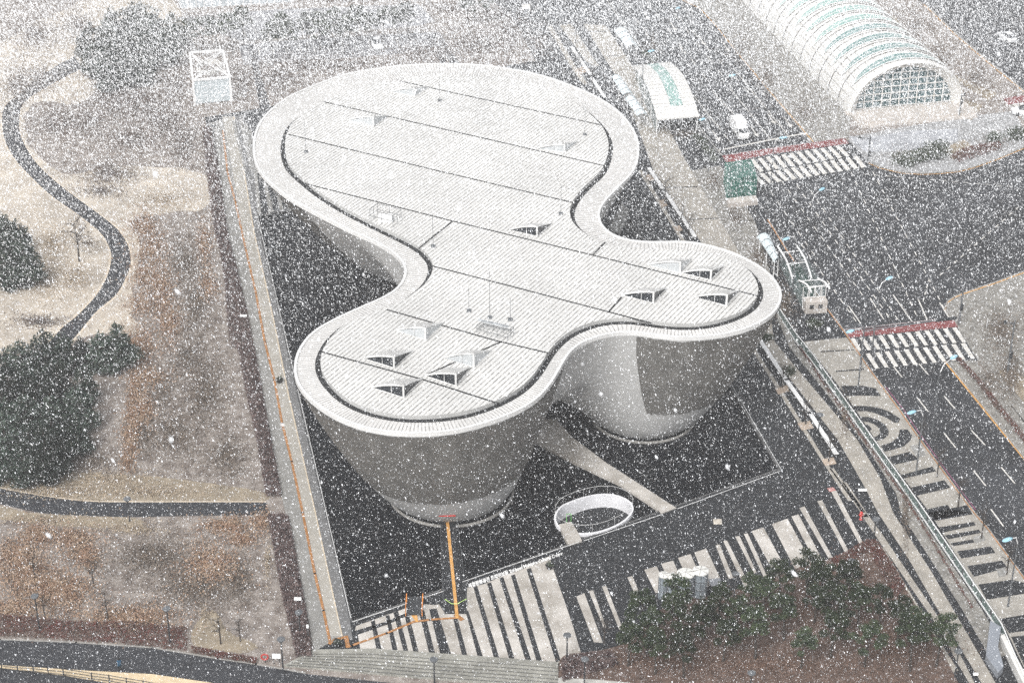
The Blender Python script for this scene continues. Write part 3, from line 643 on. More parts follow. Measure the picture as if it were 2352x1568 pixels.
# sloping rim with standing seams
near = np.array([INN[np.argmin(np.linalg.norm(INN-p, axis=1))] for p in I1]); near = smooth_poly(near, 4)
me_v = [(p[0], p[1], H) for p in I1]+[(p[0], p[1], H+.12) for p in near]
me = bpy.data.meshes.new('roof_rim'); me.from_pydata(me_v, [], [(i, (i+1) % n, n+(i+1) % n, n+i) for i in range(n)])
uv = me.uv_layers.new(name='seams'); arc = np.r_[0, np.cumsum(np.linalg.norm(np.diff(np.vstack([I1, I1[:1]]), axis=0), axis=1))]
arc *= round(arc[-1]/.42)*.42/arc[-1]
for p in me.polygons:
    i = p.index
    for li, (u, vv) in zip(p.loop_indices, ((arc[i], 0), (arc[i+1], 0), (arc[i+1], 1), (arc[i], 1))): uv.data[li].uv = (u, vv)
def seam_mat(name, base, dark, period, duty, use_uv=False, direction=0.0, dashlen=0):
    m, nn, l, b = node_mat(name)
    if use_uv:
        tc = nn.new('ShaderNodeUVMap'); tc.uv_map = 'seams'; src = tc.outputs[0]
    else:
        tc = nn.new('ShaderNodeNewGeometry'); vr = nn.new('ShaderNodeVectorRotate'); vr.rotation_type = 'Z_AXIS'; vr.inputs['Angle'].default_value = -direction
        l.new(tc.outputs['Position'], vr.inputs['Vector']); src = vr.outputs[0]
    sp = nn.new('ShaderNodeSeparateXYZ'); l.new(src, sp.inputs[0])
    dv = nn.new('ShaderNodeMath'); dv.operation = 'DIVIDE'; dv.inputs[1].default_value = period; l.new(sp.outputs[0], dv.inputs[0])
    fr = nn.new('ShaderNodeMath'); fr.operation = 'FRACT'; l.new(dv.outputs[0], fr.inputs[0])
    lt = nn.new('ShaderNodeMath'); lt.operation = 'LESS_THAN'; lt.inputs[1].default_value = duty; l.new(fr.outputs[0], lt.inputs[0])
    g = nn.new('ShaderNodeNewGeometry'); nz = nn.new('ShaderNodeTexNoise'); nz.inputs['Scale'].default_value = 1.6; nz.inputs['Detail'].default_value = 4
    l.new(g.outputs['Position'], nz.inputs['Vector'])
    mr = nn.new('ShaderNodeMapRange'); mr.inputs[1].default_value = .35; mr.inputs[2].default_value = .6; mr.inputs[3].default_value = .35; mr.inputs[4].default_value = 1
    l.new(nz.outputs['Fac'], mr.inputs[0])
    mu = nn.new('ShaderNodeMath'); mu.operation = 'MULTIPLY'; l.new(lt.outputs[0], mu.inputs[0]); l.new(mr.outputs[0], mu.inputs[1])
    n2 = nn.new('ShaderNodeTexNoise'); n2.inputs['Scale'].default_value = .12; n2.inputs['Detail'].default_value = 5; l.new(g.outputs['Position'], n2.inputs['Vector'])
    r2 = nn.new('ShaderNodeValToRGB'); r2.color_ramp.elements[0].position = .3; r2.color_ramp.elements[1].position = .7
    r2.color_ramp.elements[0].color = (*[c*.86 for c in base], 1); r2.color_ramp.elements[1].color = (*[min(.9, c*1.04) for c in base], 1)
    l.new(n2.outputs['Fac'], r2.inputs[0])
    mx = nn.new('ShaderNodeMix'); mx.data_type = 'RGBA'; l.new(mu.outputs[0], mx.inputs[0]); l.new(r2.outputs[0], mx.inputs[6]); mx.inputs[7].default_value = (*dark, 1)
    l.new(mx.outputs[2], b.inputs['Base Color']); b.inputs['Roughness'].default_value = .6; b.inputs['Specular IOR Level'].default_value = .3
    return m
M_rim = seam_mat('ribbed rim metal', (.63, .62, .60), (.27, .265, .255), .42, .30, use_uv=True)
me.materials.append(M_rim); o = bpy.data.objects.new('roof_rim', me); COL.objects.link(o); o.parent = tb; local(o)
# gutter between rim and raised roof
I2 = offset_poly(INN, .45); nI = len(INN)
mb = MB(); Io = offset_poly(INN, -.15)
mb.v += [(p[0], p[1], H+.135) for p in Io]+[(p[0], p[1], H+.135) for p in offset_poly(INN, .6)]; mb.f += [(i, (i+1) % nI, nI+(i+1) % nI, nI+i) for i in range(nI)]; mb.mi += [0]*nI
local(mb.build('gutter', M_black, tb))
mb = MB(); mb.prism([(p[0], p[1]) for p in I2], H+.02, H+.62)
p0, p1 = G(695, 420, H+.6), G(1748, 682, H+.6); seam_dir = math.atan2(p1.y-p0.y, p1.x-p0.x)
M_roof = seam_mat('ribbed roof metal', (.64, .635, .615), (.20, .195, .185), .52, .26, direction=seam_dir)
M_edge = mat('roof edge grey', (.42, .42, .41), .7, var=.08)
mb.mi = [1]*len(mb.f); mb.mi[1] = 0
local(mb.build('roof', [M_roof, M_edge], tb))
RZ = H+.62
mb = MB()
for ln in ([(920,187),(1378,287)], [(742,234),(892,268),(1392,382)], [(662,309),(1003,392),(1322,467)], [(697,421),(1040,508),(1361,586),(1750,682)], [(989,610),(1176,658),(1496,742)], [(888,711),(1138,782),(1261,811)], [(739,808),(970,871),(1150,928)],
           [(1040,508),(960,572)], [(1391,556),(1361,586)], [(1428,682),(1398,716)], [(1153,784),(983,859)]):
    P = GL(ln, RZ)
    for a, b in zip(P[:-1], P[1:]): mb.bar(a, b, .22, .05)
local(mb.build('roof_joint', M_black, tb))
# roof skylights: triangular glazed pop-ups
def skylight(a, m, b, c, pale):
    A, B, Cc = (G(*p, RZ) for p in (a, b, c))
    hgt = (c[1]-m[1])/(_c*FPX/ (Cc.y*_c+(CAMH-RZ)*_s)); hgt = max(.8, hgt)
    Mt = Cc+Vector((0, 0, hgt)); up = Vector((0, 0, .02))
    back = (A+B)/2-Cc; back.normalize()
    sk = MB(); lip = .16
    # hood over the opening
    A2, B2 = A+Vector((0, 0, .1)), B+Vector((0, 0, .1))
    sk.add([A2+up, Mt+Vector((0, 0, lip)), B2+up, (A+B)/2+back*1.0+up], [(0, 1, 3), (1, 2, 3)])
    s = sk.build('skylight', M_roof, tb); local(s)
    fr = MB()
    lipf = lambda p, q, t, s_: p.lerp(q, t)+Vector((0, 0, s_*.16*math.sin(math.pi*t)))
    for p, q, s_ in ((A2, Mt, 1), (Mt, B2, .3)):
        for k_ in range(5): fr.bar(lipf(p, q, k_/5, s_), lipf(p, q, (k_+1)/5, s_), .12, .16)
    fr.bar(Cc, Mt, .24, .2); fr.bar(A, Cc, .07, .10); fr.bar(Cc, B, .07, .10)
    mid = A.lerp(Cc, .62); fr.bar(mid, A2.lerp(Mt, .62), .05)
    local(fr.build('skylight_frame', mat('frame grey white', (.66, .66, .65), .6), s))
    gl = MB(); o_ = back*.05
    gl.add([A+o_, Cc+o_, Mt+o_], [(0, 1, 2)]); gl.add([Cc+o_, B+o_, Mt+o_], [(0, 1, 2)])
    local(gl.build('skylight_glass', M_glassp if pale else M_glassd, s))  # pale panes have the reflected sky painted into their glass colour
SK = [((835,823),(904,819),(948,806),(905,845),0), ((1019,823),(1090,812),(1129,806),(1088,843),1), ((977,863),(1048,858),(1080,845),(1047,886),0), ((854,890),(925,885),(970,871),(927,913),0),
 ((910,759),(978,753),(1018,743),(977,781),1), ((1170,528),(1235,521),(1268,514),(1233,543),0), ((1488,609),(1561,602),(1588,596),(1561,627),1), ((1566,627),(1633,621),(1663,613),(1632,643),0),
 ((1428,678),(1501,671),(1530,663),(1500,696),0), ((1597,683),(1670,677),(1698,668),(1668,702),0), ((898,212),(952,204),(988,200),(952,221),1), ((798,277),(858,269),(892,267),(858,290),1), ((1233,342),(1296,333),(1326,326),(1296,350),1)]
for k in SK: skylight(*k)
# lightning rods and rails on the roof
def rod(x, y, top, r=.035):
    g = G(x, y, RZ); h = (y-top)/(FPX*_c/(g.y*_c+(CAMH-RZ)*_s)); mb = MB(); mb.tube([g, g+Vector((0, 0, h))], [r, r*.6], 5); mb.box(g+Vector((0, 0, .1)), (.5, .5, .2))
    local(mb.build('lightning_rod', M_steel, tb))
for q in ((1077,715,660),(1125,730,625),(1172,735,685),(1343,310,240),(703,350,285),(1288,492,424),(995,567,497),(1010,232,168)): rod(*q)
def cage(pts, h, rails=2):
    mb = MB(); P = GL(pts, RZ)
    for i, p in enumerate(P):
        q = P[(i+1) % len(P)]; n = max(2, int((q-p).length/1.2))
        for k in range(n): mb.bar(p.lerp(q, k/n), p.lerp(q, k/n)+Vector((0, 0, h)), .045)
        for r in range(rails): mb.bar(p+Vector((0, 0, h*(r+1)/rails)), q+Vector((0, 0, h*(r+1)/rails)), .04)
    return mb
local(cage([(850,508),(868,494),(922,508),(903,522)], 1.6).build('roof_railing', M_steel, tb))
local(cage([(1095,763),(1110,752),(1180,768),(1166,783)], .9).build('roof_railing', M_steel, tb))
mb = MB(); g = G(885, 507, RZ); mb.box(g+Vector((0, 0, .35)), (1.7, 1.2, .7)); local(mb.build('roof_hatch', M_white, tb, bevel=.04))
mb = MB()
for x, y in ((1115,752),(1150,760)): g = G(x, y, RZ); mb.bar(g+Vector((-.8, .2, .9)), g+Vector((.9, -.3, .7)), .5, .05); mb.bar(g, g+Vector((0, 0, .8)), .06)
local(mb.build('solar_panel', M_glassp, tb))
# doors at the foot of the front bowl
mb = MB(); g = G(1027, 1186, 0); mb.box((g.x, g.y+1.9, 1.1), (2.6, 1.6, 2.4)); local(mb.build('entrance_door', M_darksteel, tb))
mb = MB(); mb.bar(G(1008, 1184, 2.2)+Vector((-.0, 0, 0)), G(1046, 1184, 2.2), .12, .12); local(mb.build('door_lintel', M_redp, tb))
# low rings in the water round two of the bowls
for c, r in ((bc[0], br[0]+.9), (bc[1], br[1]+.7)):
    mb = MB(); N = 64; P = [(c[0]+r*math.cos(2*math.pi*i/N), c[1]+r*math.sin(2*math.pi*i/N)) for i in range(N)]
    for i in range(N): mb.bar((*P[i], -.02), (*P[(i+1) % N], -.02), .22, .25)
    local(mb.build('base_ring', M_kerb, tb))

# ------------------------------------------------------------------ bridges, ring court, rails on the pool
mb = MB(); mb.prism(GL([(1213,1006),(1245,1026),(1316,1064),(1426,1116),(1513,1174),(1518,1182),(1553,1169),(1393,1066),(1316,1008),(1276,965),(1235,965)]), -.11, .22)
tag(mb.build('footbridge', M_litepave), 'long pale footbridge crossing the dark pool to the arch between two bowls', 'footbridge')
mb = MB(); mb.prism(GL([(1398,530),(1428,469),(1446,485),(1424,540)]), -.11, .22)
tag(mb.build('footbridge', M_midpave), 'short grey footbridge in the notch of the roof on the far side of the pool', 'footbridge')
fb = empty('footbridge', G(1038, 1310))
tag(fb, 'dark footbridge with an orange guide strip leading to the front bowl door', 'footbridge')
mb = MB(); mb.prism(GL([(1012,1190),(1046,1190),(1073,1411),(1022,1411)]), -.11, .16); local(mb.build('deck', M_darkpave, fb))
mb = MB(); strip(mb, [(1027,1190),(1050,1417)], .34, .175); local(mb.build('guide_strip', M_tactile2, fb))
for a, b in (((1010,1190),(1020,1411)), ((1048,1190),(1075,1411))):
    mb = MB(); P, Q = G(*a), G(*b)
    for k in range(13): mb.bar(P.lerp(Q, k/12)+Vector((0, 0, .1)), P.lerp(Q, k/12)+Vector((0, 0, 1.05)), .035)
    mb.bar(P+Vector((0, 0, 1.05)), Q+Vector((0, 0, 1.05)), .04)
    local(mb.build('handrail', M_steel, fb))
ch = MB(); P = [G(1022,1375,1.0), G(1036,1385,.6), G(1050,1386,.6), G(1072,1374,1.0)]; ch.tube(P, .03, 5)
tag(ch.build('chain', mat('yellow green rope', (.55, .8, .25), .6)), 'yellow green rope hanging across the entrance of the dark footbridge', 'rope')
# ring court
rc = empty('ring_court', G(1364, 1178)); tag(rc, 'sunken round court with a pale inner wall and glass balustrade beside the long footbridge', 'courtyard')
n = len(ring); ro = offset_poly(ring, -.22); mb = MB()
for A_, za, B_, zb in ((ring, -1.45, ring, .3), (ring, .3, ro, .3), (ro, .3, ro, -.3)):
    k = len(mb.v); mb.v += [(p[0], p[1], za) for p in A_]+[(p[0], p[1], zb) for p in B_]; mb.f += [(k+i, k+(i+1) % n, k+n+(i+1) % n, k+n+i) for i in range(n)]; mb.mi += [0]*n
local(mb.build('court_wall', mat('white court wall', (.74, .74, .76), .7, var=.06, scale=.5), rc))
mb = MB(); mb.sheet([(p[0], p[1], -1.42) for p in offset_poly(ring, .03)]); local(mb.build('court_floor', M_darkpave, rc))
mb = MB(); rp = offset_poly(ring, -.11)
for i in range(n): mb.bar((*rp[i], 1.42), (*rp[(i+1) % n], 1.42), .028)
for i in range(0, n, 8): mb.bar((*rp[i], .3), (*rp[i], 1.42), .02)
local(mb.build('balustrade', M_white, rc))
mb = MB(); mb.prism([tuple(G((2150+x/3.92)*.5742, (1900+y/3.92)*.5742)[:2]) for x, y in [(335,810),(372,800),(520,765),(580,840),(620,905),(695,1062),(480,1125)]], -.11, .34)
local(mb.build('landing', M_litepave, rc))
mb = MB(); g = G((2150+490/3.92)*.5742, (1900+745/3.92)*.5742)
for dx in (-.25, .25): mb.bar((g.x+dx, g.y, 0), (g.x+dx, g.y, 1.2), .06)
mb.bar((g.x-.25, g.y, 1.2), (g.x+.25, g.y, 1.2), .06)
tag(mb.build('gate_frame', M_greenp), 'small green gate frame on the landing of the round court', 'gate')
# thin wire fence round the pool
def wire_fence(pts, h, label, spacing=5.0):
    e_ = empty('wire_fence', G(*pts[0])); tag(e_, label, 'fence'); P = GL(pts); mb = MB(); m2 = MB()
    for a, b in zip(P[:-1], P[1:]):
        mb.bar(a+Vector((0, 0, h)), b+Vector((0, 0, h)), .045); k = max(1, int((b-a).length/spacing))
        for i in range(k+1): m2 = MB(); m2.bar(a.lerp(b, i/k)+Vector((0, 0, .0)), a.lerp(b, i/k)+Vector((0, 0, h)), .035); local(m2.build('post', M_steel, e_))
    local(mb.build('rail', M_white, e_))
wire_fence([(592,502),(806,1427)], .5, 'thin low wire fence along the west edge of the dark pool')
wire_fence([(810,1436),(1020,1365)], .5, 'thin low wire fence at the pool edge left of the orange strip bridge')
wire_fence([(1062,1344),(1290,1266),(1330,1252)], .5, 'thin low wire fence at the pool edge behind the white letter sign')
wire_fence([(1340,1250),(1520,1189)], .5, 'thin low wire fence at the pool edge between the round court and footbridge')
wire_fence([(1556,1176),(1790,1090)], .5, 'thin low wire fence at the pool edge right of the footbridge end')
wire_fence([(1672,878),(1794,1086)], .5, 'thin low wire fence along the east edge of the dark pool')
# lettering standing on the edge of the striped plaza
P, Q = G(1077, 1349, .16), G(1293, 1273, .16)
cu = bpy.data.curves.new('letter_sign', 'FONT'); cu.body = '복합문화공간 트라이보울 Tri-bowl Multiplex Cultural Center'; cu.size = .40; cu.extrude = .03; cu.offset = .012
to = bpy.data.objects.new('letter_sign', cu); COL.objects.link(to); bpy.context.view_layer.update()
dg = bpy.context.evaluated_depsgraph_get(); wtxt = to.dimensions.x; me = bpy.data.meshes.new_from_object(to.evaluated_get(dg)); bpy.data.objects.remove(to)
me.materials.clear(); me.materials.append(M_white); to = bpy.data.objects.new('letter_sign', me); COL.objects.link(to)
d = (Q-P); sc = d.length/max(wtxt, .1); print('text width', wtxt, 'scale', sc, 'len', d.length, len(me.polygons))
me.transform(Matrix.Diagonal((sc, 1.3, 1, 1)))
to.location = P; to.rotation_euler = (R(62), 0, math.atan2(d.y, d.x))
tag(to, 'row of small white letters standing on the pool edge of the striped plaza', 'sign')
# rails and info board on the plaza
ib = empty('information_stand', G(952, 1400)); tag(ib, 'dark slanted panel between two orange posts on the striped plaza', 'display stand')
mb = MB(); g = G(952, 1400); mb.box((g.x, g.y, .55), (1.5, 2.4, .12), rot=Matrix.Rotation(R(12), 3, 'X')); local(mb.build('panel', M_darksteel, ib))
for dx in (-.85, .85):
    mb = MB(); mb.bar((g.x+dx, g.y-1.2, .15), (g.x+dx, g.y-1.2, 1.0), .07); mb.bar((g.x+dx, g.y+1.2, .15), (g.x+dx, g.y+1.2, 1.2), .07); mb.bar((g.x+dx, g.y-1.2, 1.0), (g.x+dx, g.y+1.2, 1.2), .09)
    local(mb.build('rail', M_orange, ib))
# manholes and pots
for i, (x, y, lb) in enumerate(((775,1482,'black round planter at the south west corner of the plaza'),(1262,1305,'black round planter near the right end of the letter sign'),(642,878,'small black planter on the west pavement beside the orange strip'))):
    mb = MB(); g = G(x, y, .12); mb.lathe([(.26, 0), (.42, .35), (.45, .5), (.38, .5), (.3, .42), (.05, .40)], g, 16, capt=False); mb.cur = 1
    rr = rand_tris(np.array(g)+RNG.normal(0, .18, (60, 3))+np.array([0, 0, .5]), .15)
    pot = mb.build('planter', [M_black]); t = tri_mesh('foliage', rr-np.array(pot.location), M_bush, pot); tag(pot, lb, 'planter', 'black planters on the plaza')
mb = MB(); g = G(1648, 1198, .12); mb.box((g.x, g.y, .16), (.95, .9, .12)); mb.lathe([(.36, .21), (.36, .26), (.28, .26), (.28, .215)], (g.x, g.y, .02), 18, capt=False)
tag(mb.build('floor_hatch', mat('hatch stone', (.5, .46, .4), .8)), 'square pale hatch with a ring lying alone on the dark paving', 'hatch')

# long white benches east of the pool
def bench(a, b, label, wd=.55):
    e_ = empty('long_bench', G(*a)); tag(e_, label, 'bench', 'long white benches in a row'); P, Q = G(*a, .1), G(*b, .1)
    mb = MB(); mb.bar(P+Vector((0, 0, .46)), Q+Vector((0, 0, .46)), wd, .10); local(mb.build('seat', M_white, e_))
    mb = MB(); L = (Q-P).length; k = max(2, int(L/3))
    for i in range(k): mb = MB(); mb.bar(P.lerp(Q, (i+.5)/k), P.lerp(Q, (i+.5)/k)+Vector((0, 0, .41)), wd*.6, .2); local(mb.build('leg', M_kerb, e_))
bench((1313,114),(1356,178),'farthest long white bench beside the dark plaza north of the roof'); bench((1358,183),(1389,230),'short white bench meeting the far edge of the white roof')
bench((1490,392),(1522,440),'white bench just right of the roof notch beside the first tree pit'); bench((1526,446),(1596,550),'long white bench passing behind the right lobe of the roof')
bench((1737,776),(1803,876),'white bench starting below the right lobe of the roof'); bench((1806,881),(1857,952),'middle white bench between two sandy tree pits'); bench((1861,958),(1920,1050),'nearest long white bench ending beside the sandy tree pit',)

# glass railing beside the east sidewalk
gr = empty('glass_railing', G(1779, 712)); tag(gr, 'long greenish glass railing with white rails between plaza and patterned sidewalk', 'railing')
RP = GL([(1779,712),(1826,784),(1864,831),(1984,1000),(2109,1176),(2297,1454),(2346,1568),(2371,1624)])
m1 = MB(); m2 = MB(); m3 = MB(); m4 = MB()
M_rg = mat('greenish railing glass', (.20, .28, .26), .25, var=.2, spec=.4); M_rg.node_tree.nodes['Principled BSDF'].inputs['Alpha'].default_value = .55
for a, b in zip(RP[:-1], RP[1:]):
    k = max(1, int((b-a).length/2.4)); m1.bar(a+Vector((0, 0, 1.25)), b+Vector((0, 0, 1.25)), .09); m4.bar(a+Vector((0, 0, .16)), b+Vector((0, 0, .16)), .16, .2)
    for i in range(k):
        p, q = a.lerp(b, i/k+.01), a.lerp(b, (i+1)/k-.01); m2 = MB(); m2.bar(p+Vector((0, 0, .74)), q+Vector((0, 0, .74)), .03, .92); local(m2.build('glass_panel', M_rg, gr))
        m3 = MB(); m3.bar(a.lerp(b, i/k), a.lerp(b, i/k)+Vector((0, 0, 1.2)), .06); local(m3.build('post', M_steel, gr))
local(m1.build('top_rail', M_white, gr)); local(m4.build('bottom_rail', M_white, gr))
# sloping wall and pale ramp wall at the bottom right corner
mb = MB(); P = GL([(2272,1440),(2297,1454),(2290,1500),(2303,1545),(2290,1560),(2262,1520)]); mb.prism(P, .1, .9)
tag(mb.build('ramp_wall', mat('blue grey slab wall', (.24, .26, .29), .7, var=.08)), 'blue grey slab wall beside the bend of the glass railing', 'wall')
mb = MB(); P = [G(2297,1466,.7), G(2306,1462,.7), G(2400,1640,.7), G(2385,1650,.7)]; mb.prism(P, .1, 1.1)
tag(mb.build('parapet', M_vault), 'thick white parapet under the lower end of the glass railing', 'wall')
# ------------------------------------------------------------------ arched hall
AX = (G(1900, 250)-G(1450, -200)).normalized()
a, b = G(1943, 256), G(2214, 243); VP = G(52+ (1943-52)*.5, -1789+(256+1789)*.5)  # a point up the parallel-line bundle
fwd = Vector((-(1124)/ (FPX/_c), 1, 0)).normalized()      # away from the camera along the streets
side = (b-a); W_ = side.length; c0 = (a+b)/2; side.normalize(); side = Vector((fwd.y, -fwd.x, 0)); Hh = 8.3; HW = W_/2
hall = empty('arched_hall', c0); tag(hall, 'long pale barrel vaulted hall with green roof windows and a glazed arched end', 'building')
def arc(t, k=1.0, y=0, r=0): # t 0..1 left to right
    an = math.pi*(1-t); return c0 + side*(HW*k+r)*math.cos(an) + fwd*y + Vector((0, 0, (Hh*k+r)*math.sin(an)))
BAY, NB, TN = 4.6, 16, 40
mb = MB()
for i in range(NB):
    y0, y1 = i*BAY, (i+1)*BAY; k = len(mb.v)
    for j in range(TN+1): mb.v += [tuple(arc(j/TN, 1, y0, .12)), tuple(arc(j/TN, 1, y1, 0))]
    mb.f += [(k+2*j, k+2*j+1, k+2*j+3, k+2*j+2) for j in range(TN)]; mb.mi += [0]*TN
o = local(mb.build('roof_vault', M_vault, hall))
for i in range(NB):
    y0 = i*BAY+1.7; s = MB(); k = 0; m_ = 28
    for j in range(m_+1):
        u = j/m_; t = .16+.62*u; wdt = 1.15*math.sin(math.pi*u)**.7
        s.v += [tuple(arc(t, 1, y0-wdt, .30)), tuple(arc(t, 1, y0+wdt, .30))]
    s.f = [(2*j, 2*j+1, 2*j+3, 2*j+2) for j in range(m_)]; s.mi = [0]*m_
    w_ = local(s.build('roof_window', M_glassg2 if i > 3 else mat('deep green roof glass', (.13, .24, .23), .3, var=.2, scale=1), hall))
    r_ = MB()
    for sg in (-1, 0, 1):
        pr_ = None
        for j in range(m_+1):
            u = j/m_; p = arc(.16+.62*u, 1, y0+sg*1.15*math.sin(math.pi*u)**.7, .33)
            if pr_ is not None: r_.bar(pr_, p, .10 if sg else .06)
            pr_ = p
    local(r_.build('window_frame', M_white, w_))
jn = MB()
for i in range(1, NB*2):
    for j in range(TN):
        if i % 2 == 0: jn.bar(arc(j/TN, 1, i*BAY/2, .14), arc((j+1)/TN, 1, i*BAY/2, .14), .05)
for j in range(2, TN-1, 2): jn.bar(arc(j/TN, 1, 0, .13), arc(j/TN, 1, NB*BAY, .10), .05)
local(jn.build('panel_joint', mat('joint grey', (.38, .37, .36), .8), hall))
fa = MB(); k = 0
for (kA, yA), (kB, yB) in (((1.015, 0), (.99, -.9)), ((.99, -.9), (.84, .7)), ((.84, .7), (.84, 1.6))):
    k = len(fa.v)
    for j in range(TN+1): fa.v += [tuple(arc(j/TN, kA, yA)), tuple(arc(j/TN, kB, yB))]
    fa.f += [(k+2*j+1, k+2*j, k+2*j+2, k+2*j+3) for j in range(TN)]; fa.mi += [0]*TN
local(fa.build('end_arch', M_vault, hall))
gm = MB(); pts = [arc(j/TN, .84, 1.2) for j in range(TN+1)]; gm.add(pts, [tuple(range(TN+1))]); gw = local(gm.build('glazed_wall', mat('teal glazing', (.045, .10, .11), .2, var=.3, scale=.4, spec=.5), hall))
fm = MB()
for i in range(1, 11):
    x = -1+2*i/11; h = math.sqrt(1-x*x)*Hh*.84; p = c0+side*HW*.84*x+fwd*1.1; fm.bar(p, p+Vector((0, 0, h)), .16)
for i in range(0, 6):
    z = .2+i*Hh*.84/6; h = math.sqrt(max(0, 1-(z/(Hh*.84))**2)); fm.bar(c0+side*HW*.84*h+fwd*1.08+Vector((0, 0, z)), c0-side*HW*.84*h+fwd*1.08+Vector((0, 0, z)), .14)
local(fm.build('mullion', M_vault, gw))
pm = MB()
for w_, y0, y1, h in ((1.05, -1.0, 0.6, .25), (1.02, -5.2, -1.0, .6), (1.0, -6.2, -5.2, .3)):
    pm.prism([c0-side*HW*w_+fwd*y0, c0+side*HW*w_+fwd*y0, c0+side*HW*w_+fwd*y1, c0-side*HW*w_+fwd*y1], 0, h)
local(pm.build('forecourt_terrace', M_stone, hall))
# pale long building at the very top left
def block(name, poly, z0, z1, wm, label, cat='building', roofm=None):
    e_ = empty(name, G(*poly[0])); tag(e_, label, cat); mb = MB(); mb.prism(GL(poly), z0, z1-.25); local(mb.build('wall', wm, e_))
    mb = MB(); mb.prism(GL(poly), z1-.25, z1); local(mb.build('roof', roofm or wm, e_)); return e_
bb = block('glass_pavilion', [(415,20),(668,5),(640,-60),(395,-45)], 0, 4, mat('pale blue wall', (.45,.5,.53), .4), 'pale blue long low building beyond the car park at the top edge', roofm=M_vault)
mb = MB()
for i in range(1, 14):
    t = i/14; p = G(415, 20).lerp(G(668, 5), t); mb.bar(p+Vector((0, -.05, 0)), p+Vector((0, -.05, 3.7)), .15)
local(mb.build('mullion', M_white, bb))

# ------------------------------------------------------------------ canopies and station entrances
def curved_canopy(name, lt, lb, rt, rb, prof, label, strips, zf, legs=True):
    """roof curved along its length; prof(s) gives the height, s=0 far end .. 1 near end"""
    e_ = empty(name, G((lb[0]+rb[0])/2, (lb[1]+rb[1])/2+40)); tag(e_, label, 'station entrance'); N = 22
    A = G(*lt, prof(0)); B_ = G(*lb, prof(1)); Cc = G(*rt, prof(0)); D = G(*rb, prof(1))
    def pt(u, s, dz=0):
        l = A.lerp(B_, s); r = Cc.lerp(D, s); p = l.lerp(r, u); return Vector((p.x, p.y, prof(s)+dz))
    for nm, u0, u1, s0, s1, m_ in strips:
        mb = MB(); k = 0
        for j in range(N+1):
            s = s0+(s1-s0)*j/N
            mb.v += [tuple(pt(u0, s)), tuple(pt(u1, s)), tuple(pt(u1, s, -.25)), tuple(pt(u0, s, -.25))]
        for j in range(N):
            for q in range(4): mb.f.append((4*j+q, 4*j+(q+1) % 4, 4*j+4+(q+1) % 4, 4*j+4+q)); mb.mi.append(0)
        mb.f += [(0, 3, 2, 1), (4*N, 4*N+1, 4*N+2, 4*N+3)]; mb.mi += [0, 0]
        local(mb.build(nm, m_, e_, bevel=0))
    return e_, pt
prof = lambda s: .6+3.6*math.sin(math.pi*min(1, s*.72+.05))
e_, pt = curved_canopy('station_entrance', (1451,151), (1509,274), (1537,143), (1606,266), prof, 'white curved station entrance with a sea green glass stripe along its roof',
    [('roof_panel', 0, .40, 0, .88, M_vault), ('roof_glass', .41, .69, 0, .88, M_glassg2), ('roof_panel', .70, 1, 0, .88, M_vault), ('roof_front', 0, 1, .885, 1, M_vault)], 4)
mb = MB()
for i in range(1, 18):
    s = i/20; mb.bar(pt(0, s, .02), pt(.40, s, .02), .05); mb.bar(pt(.70, s, .02), pt(1, s, .02), .05)
local(mb.build('roof_joint', MATS['joint grey'], e_))
mb = MB()
for u in (.02, .98):
    for s in (.25, .5, .75, .97): p = pt(u, s, -.25); mb = MB(); mb.bar((p.x, p.y, 0), p, .18); local(mb.build('column', M_white, e_))
for u in (.03, .97):
    mb = MB()
    for j in range(10): p, q = pt(u, .15+.08*j), pt(u, .15+.08*(j+1)); mb.add([(p.x, p.y, .1), (q.x, q.y, .1), (q.x, q.y, q.z-.26), (p.x, p.y, p.z-.26)], [(0, 1, 2, 3)])
    local(mb.build('side_glass', mat('grey green side glass', (.2, .25, .25), .3), e_))
def flat_canopy(q, label, z=2.7, m_=M_canopy, gap=True):
    e_ = empty('shelter_canopy', G(q[3][0], q[3][1]+38)); tag(e_, label, 'shelter'); P = GL(q, z)
    N = 10; mb = MB()
    for j in range(N+1):
        u = j/N; bul = .5*math.sin(math.pi*u); l = P[0].lerp(P[1], u); r = P[3].lerp(P[2], u); mb.v += [tuple(l+Vector((0, 0, bul))), tuple(r+Vector((0, 0, bul))), tuple(l+Vector((0, 0, bul-.08))), tuple(r+Vector((0, 0, bul-.08)))]
    for j in range(N): k = 4*j; mb.f += [(k, k+1, k+5, k+4), (k+2, k+6, k+7, k+3), (k, k+4, k+6, k+2), (k+1, k+3, k+7, k+5)]; mb.mi += [0]*4
    local(mb.build('roof', m_, e_)); mb = MB()
    for t in (.05, .5, .95):
        for u in (.15, .85):
            mb = MB(); p = P[0].lerp(P[3], t).lerp(P[1].lerp(P[2], t), u); mb.bar((p.x, p.y, 0), (p.x, p.y, z+.1), .12); local(mb.build('post', M_white, e_))
    mb = MB()
    for t in (0, .25, .5, .75, 1):
        for j in range(N):
            f_ = lambda u: P[0].lerp(P[3], t).lerp(P[1].lerp(P[2], t), u)+Vector((0, 0, .5*math.sin(math.pi*u)+.03)); mb.bar(f_(j/N), f_((j+1)/N), .08)
    local(mb.build('rib', M_steel if gap else M_white, e_)); return e_
flat_canopy([(1405,176),(1427,179),(1458,221),(1431,219)], 'far half of the pale glass shelter left of the curved station entrance')
flat_canopy([(1436,225),(1461,226),(1492,270),(1465,266)], 'near half of the pale glass shelter left of the curved station entrance')
flat_canopy([(1411,70),(1438,67),(1467,109),(1441,110)], 'striped white shelter beside the road far beyond the station entrance', gap=True)
flat_canopy([(1739,543),(1768,541),(1791,598),(1779,603)], 'pale glass shelter beside the arched white rails right of the roof')
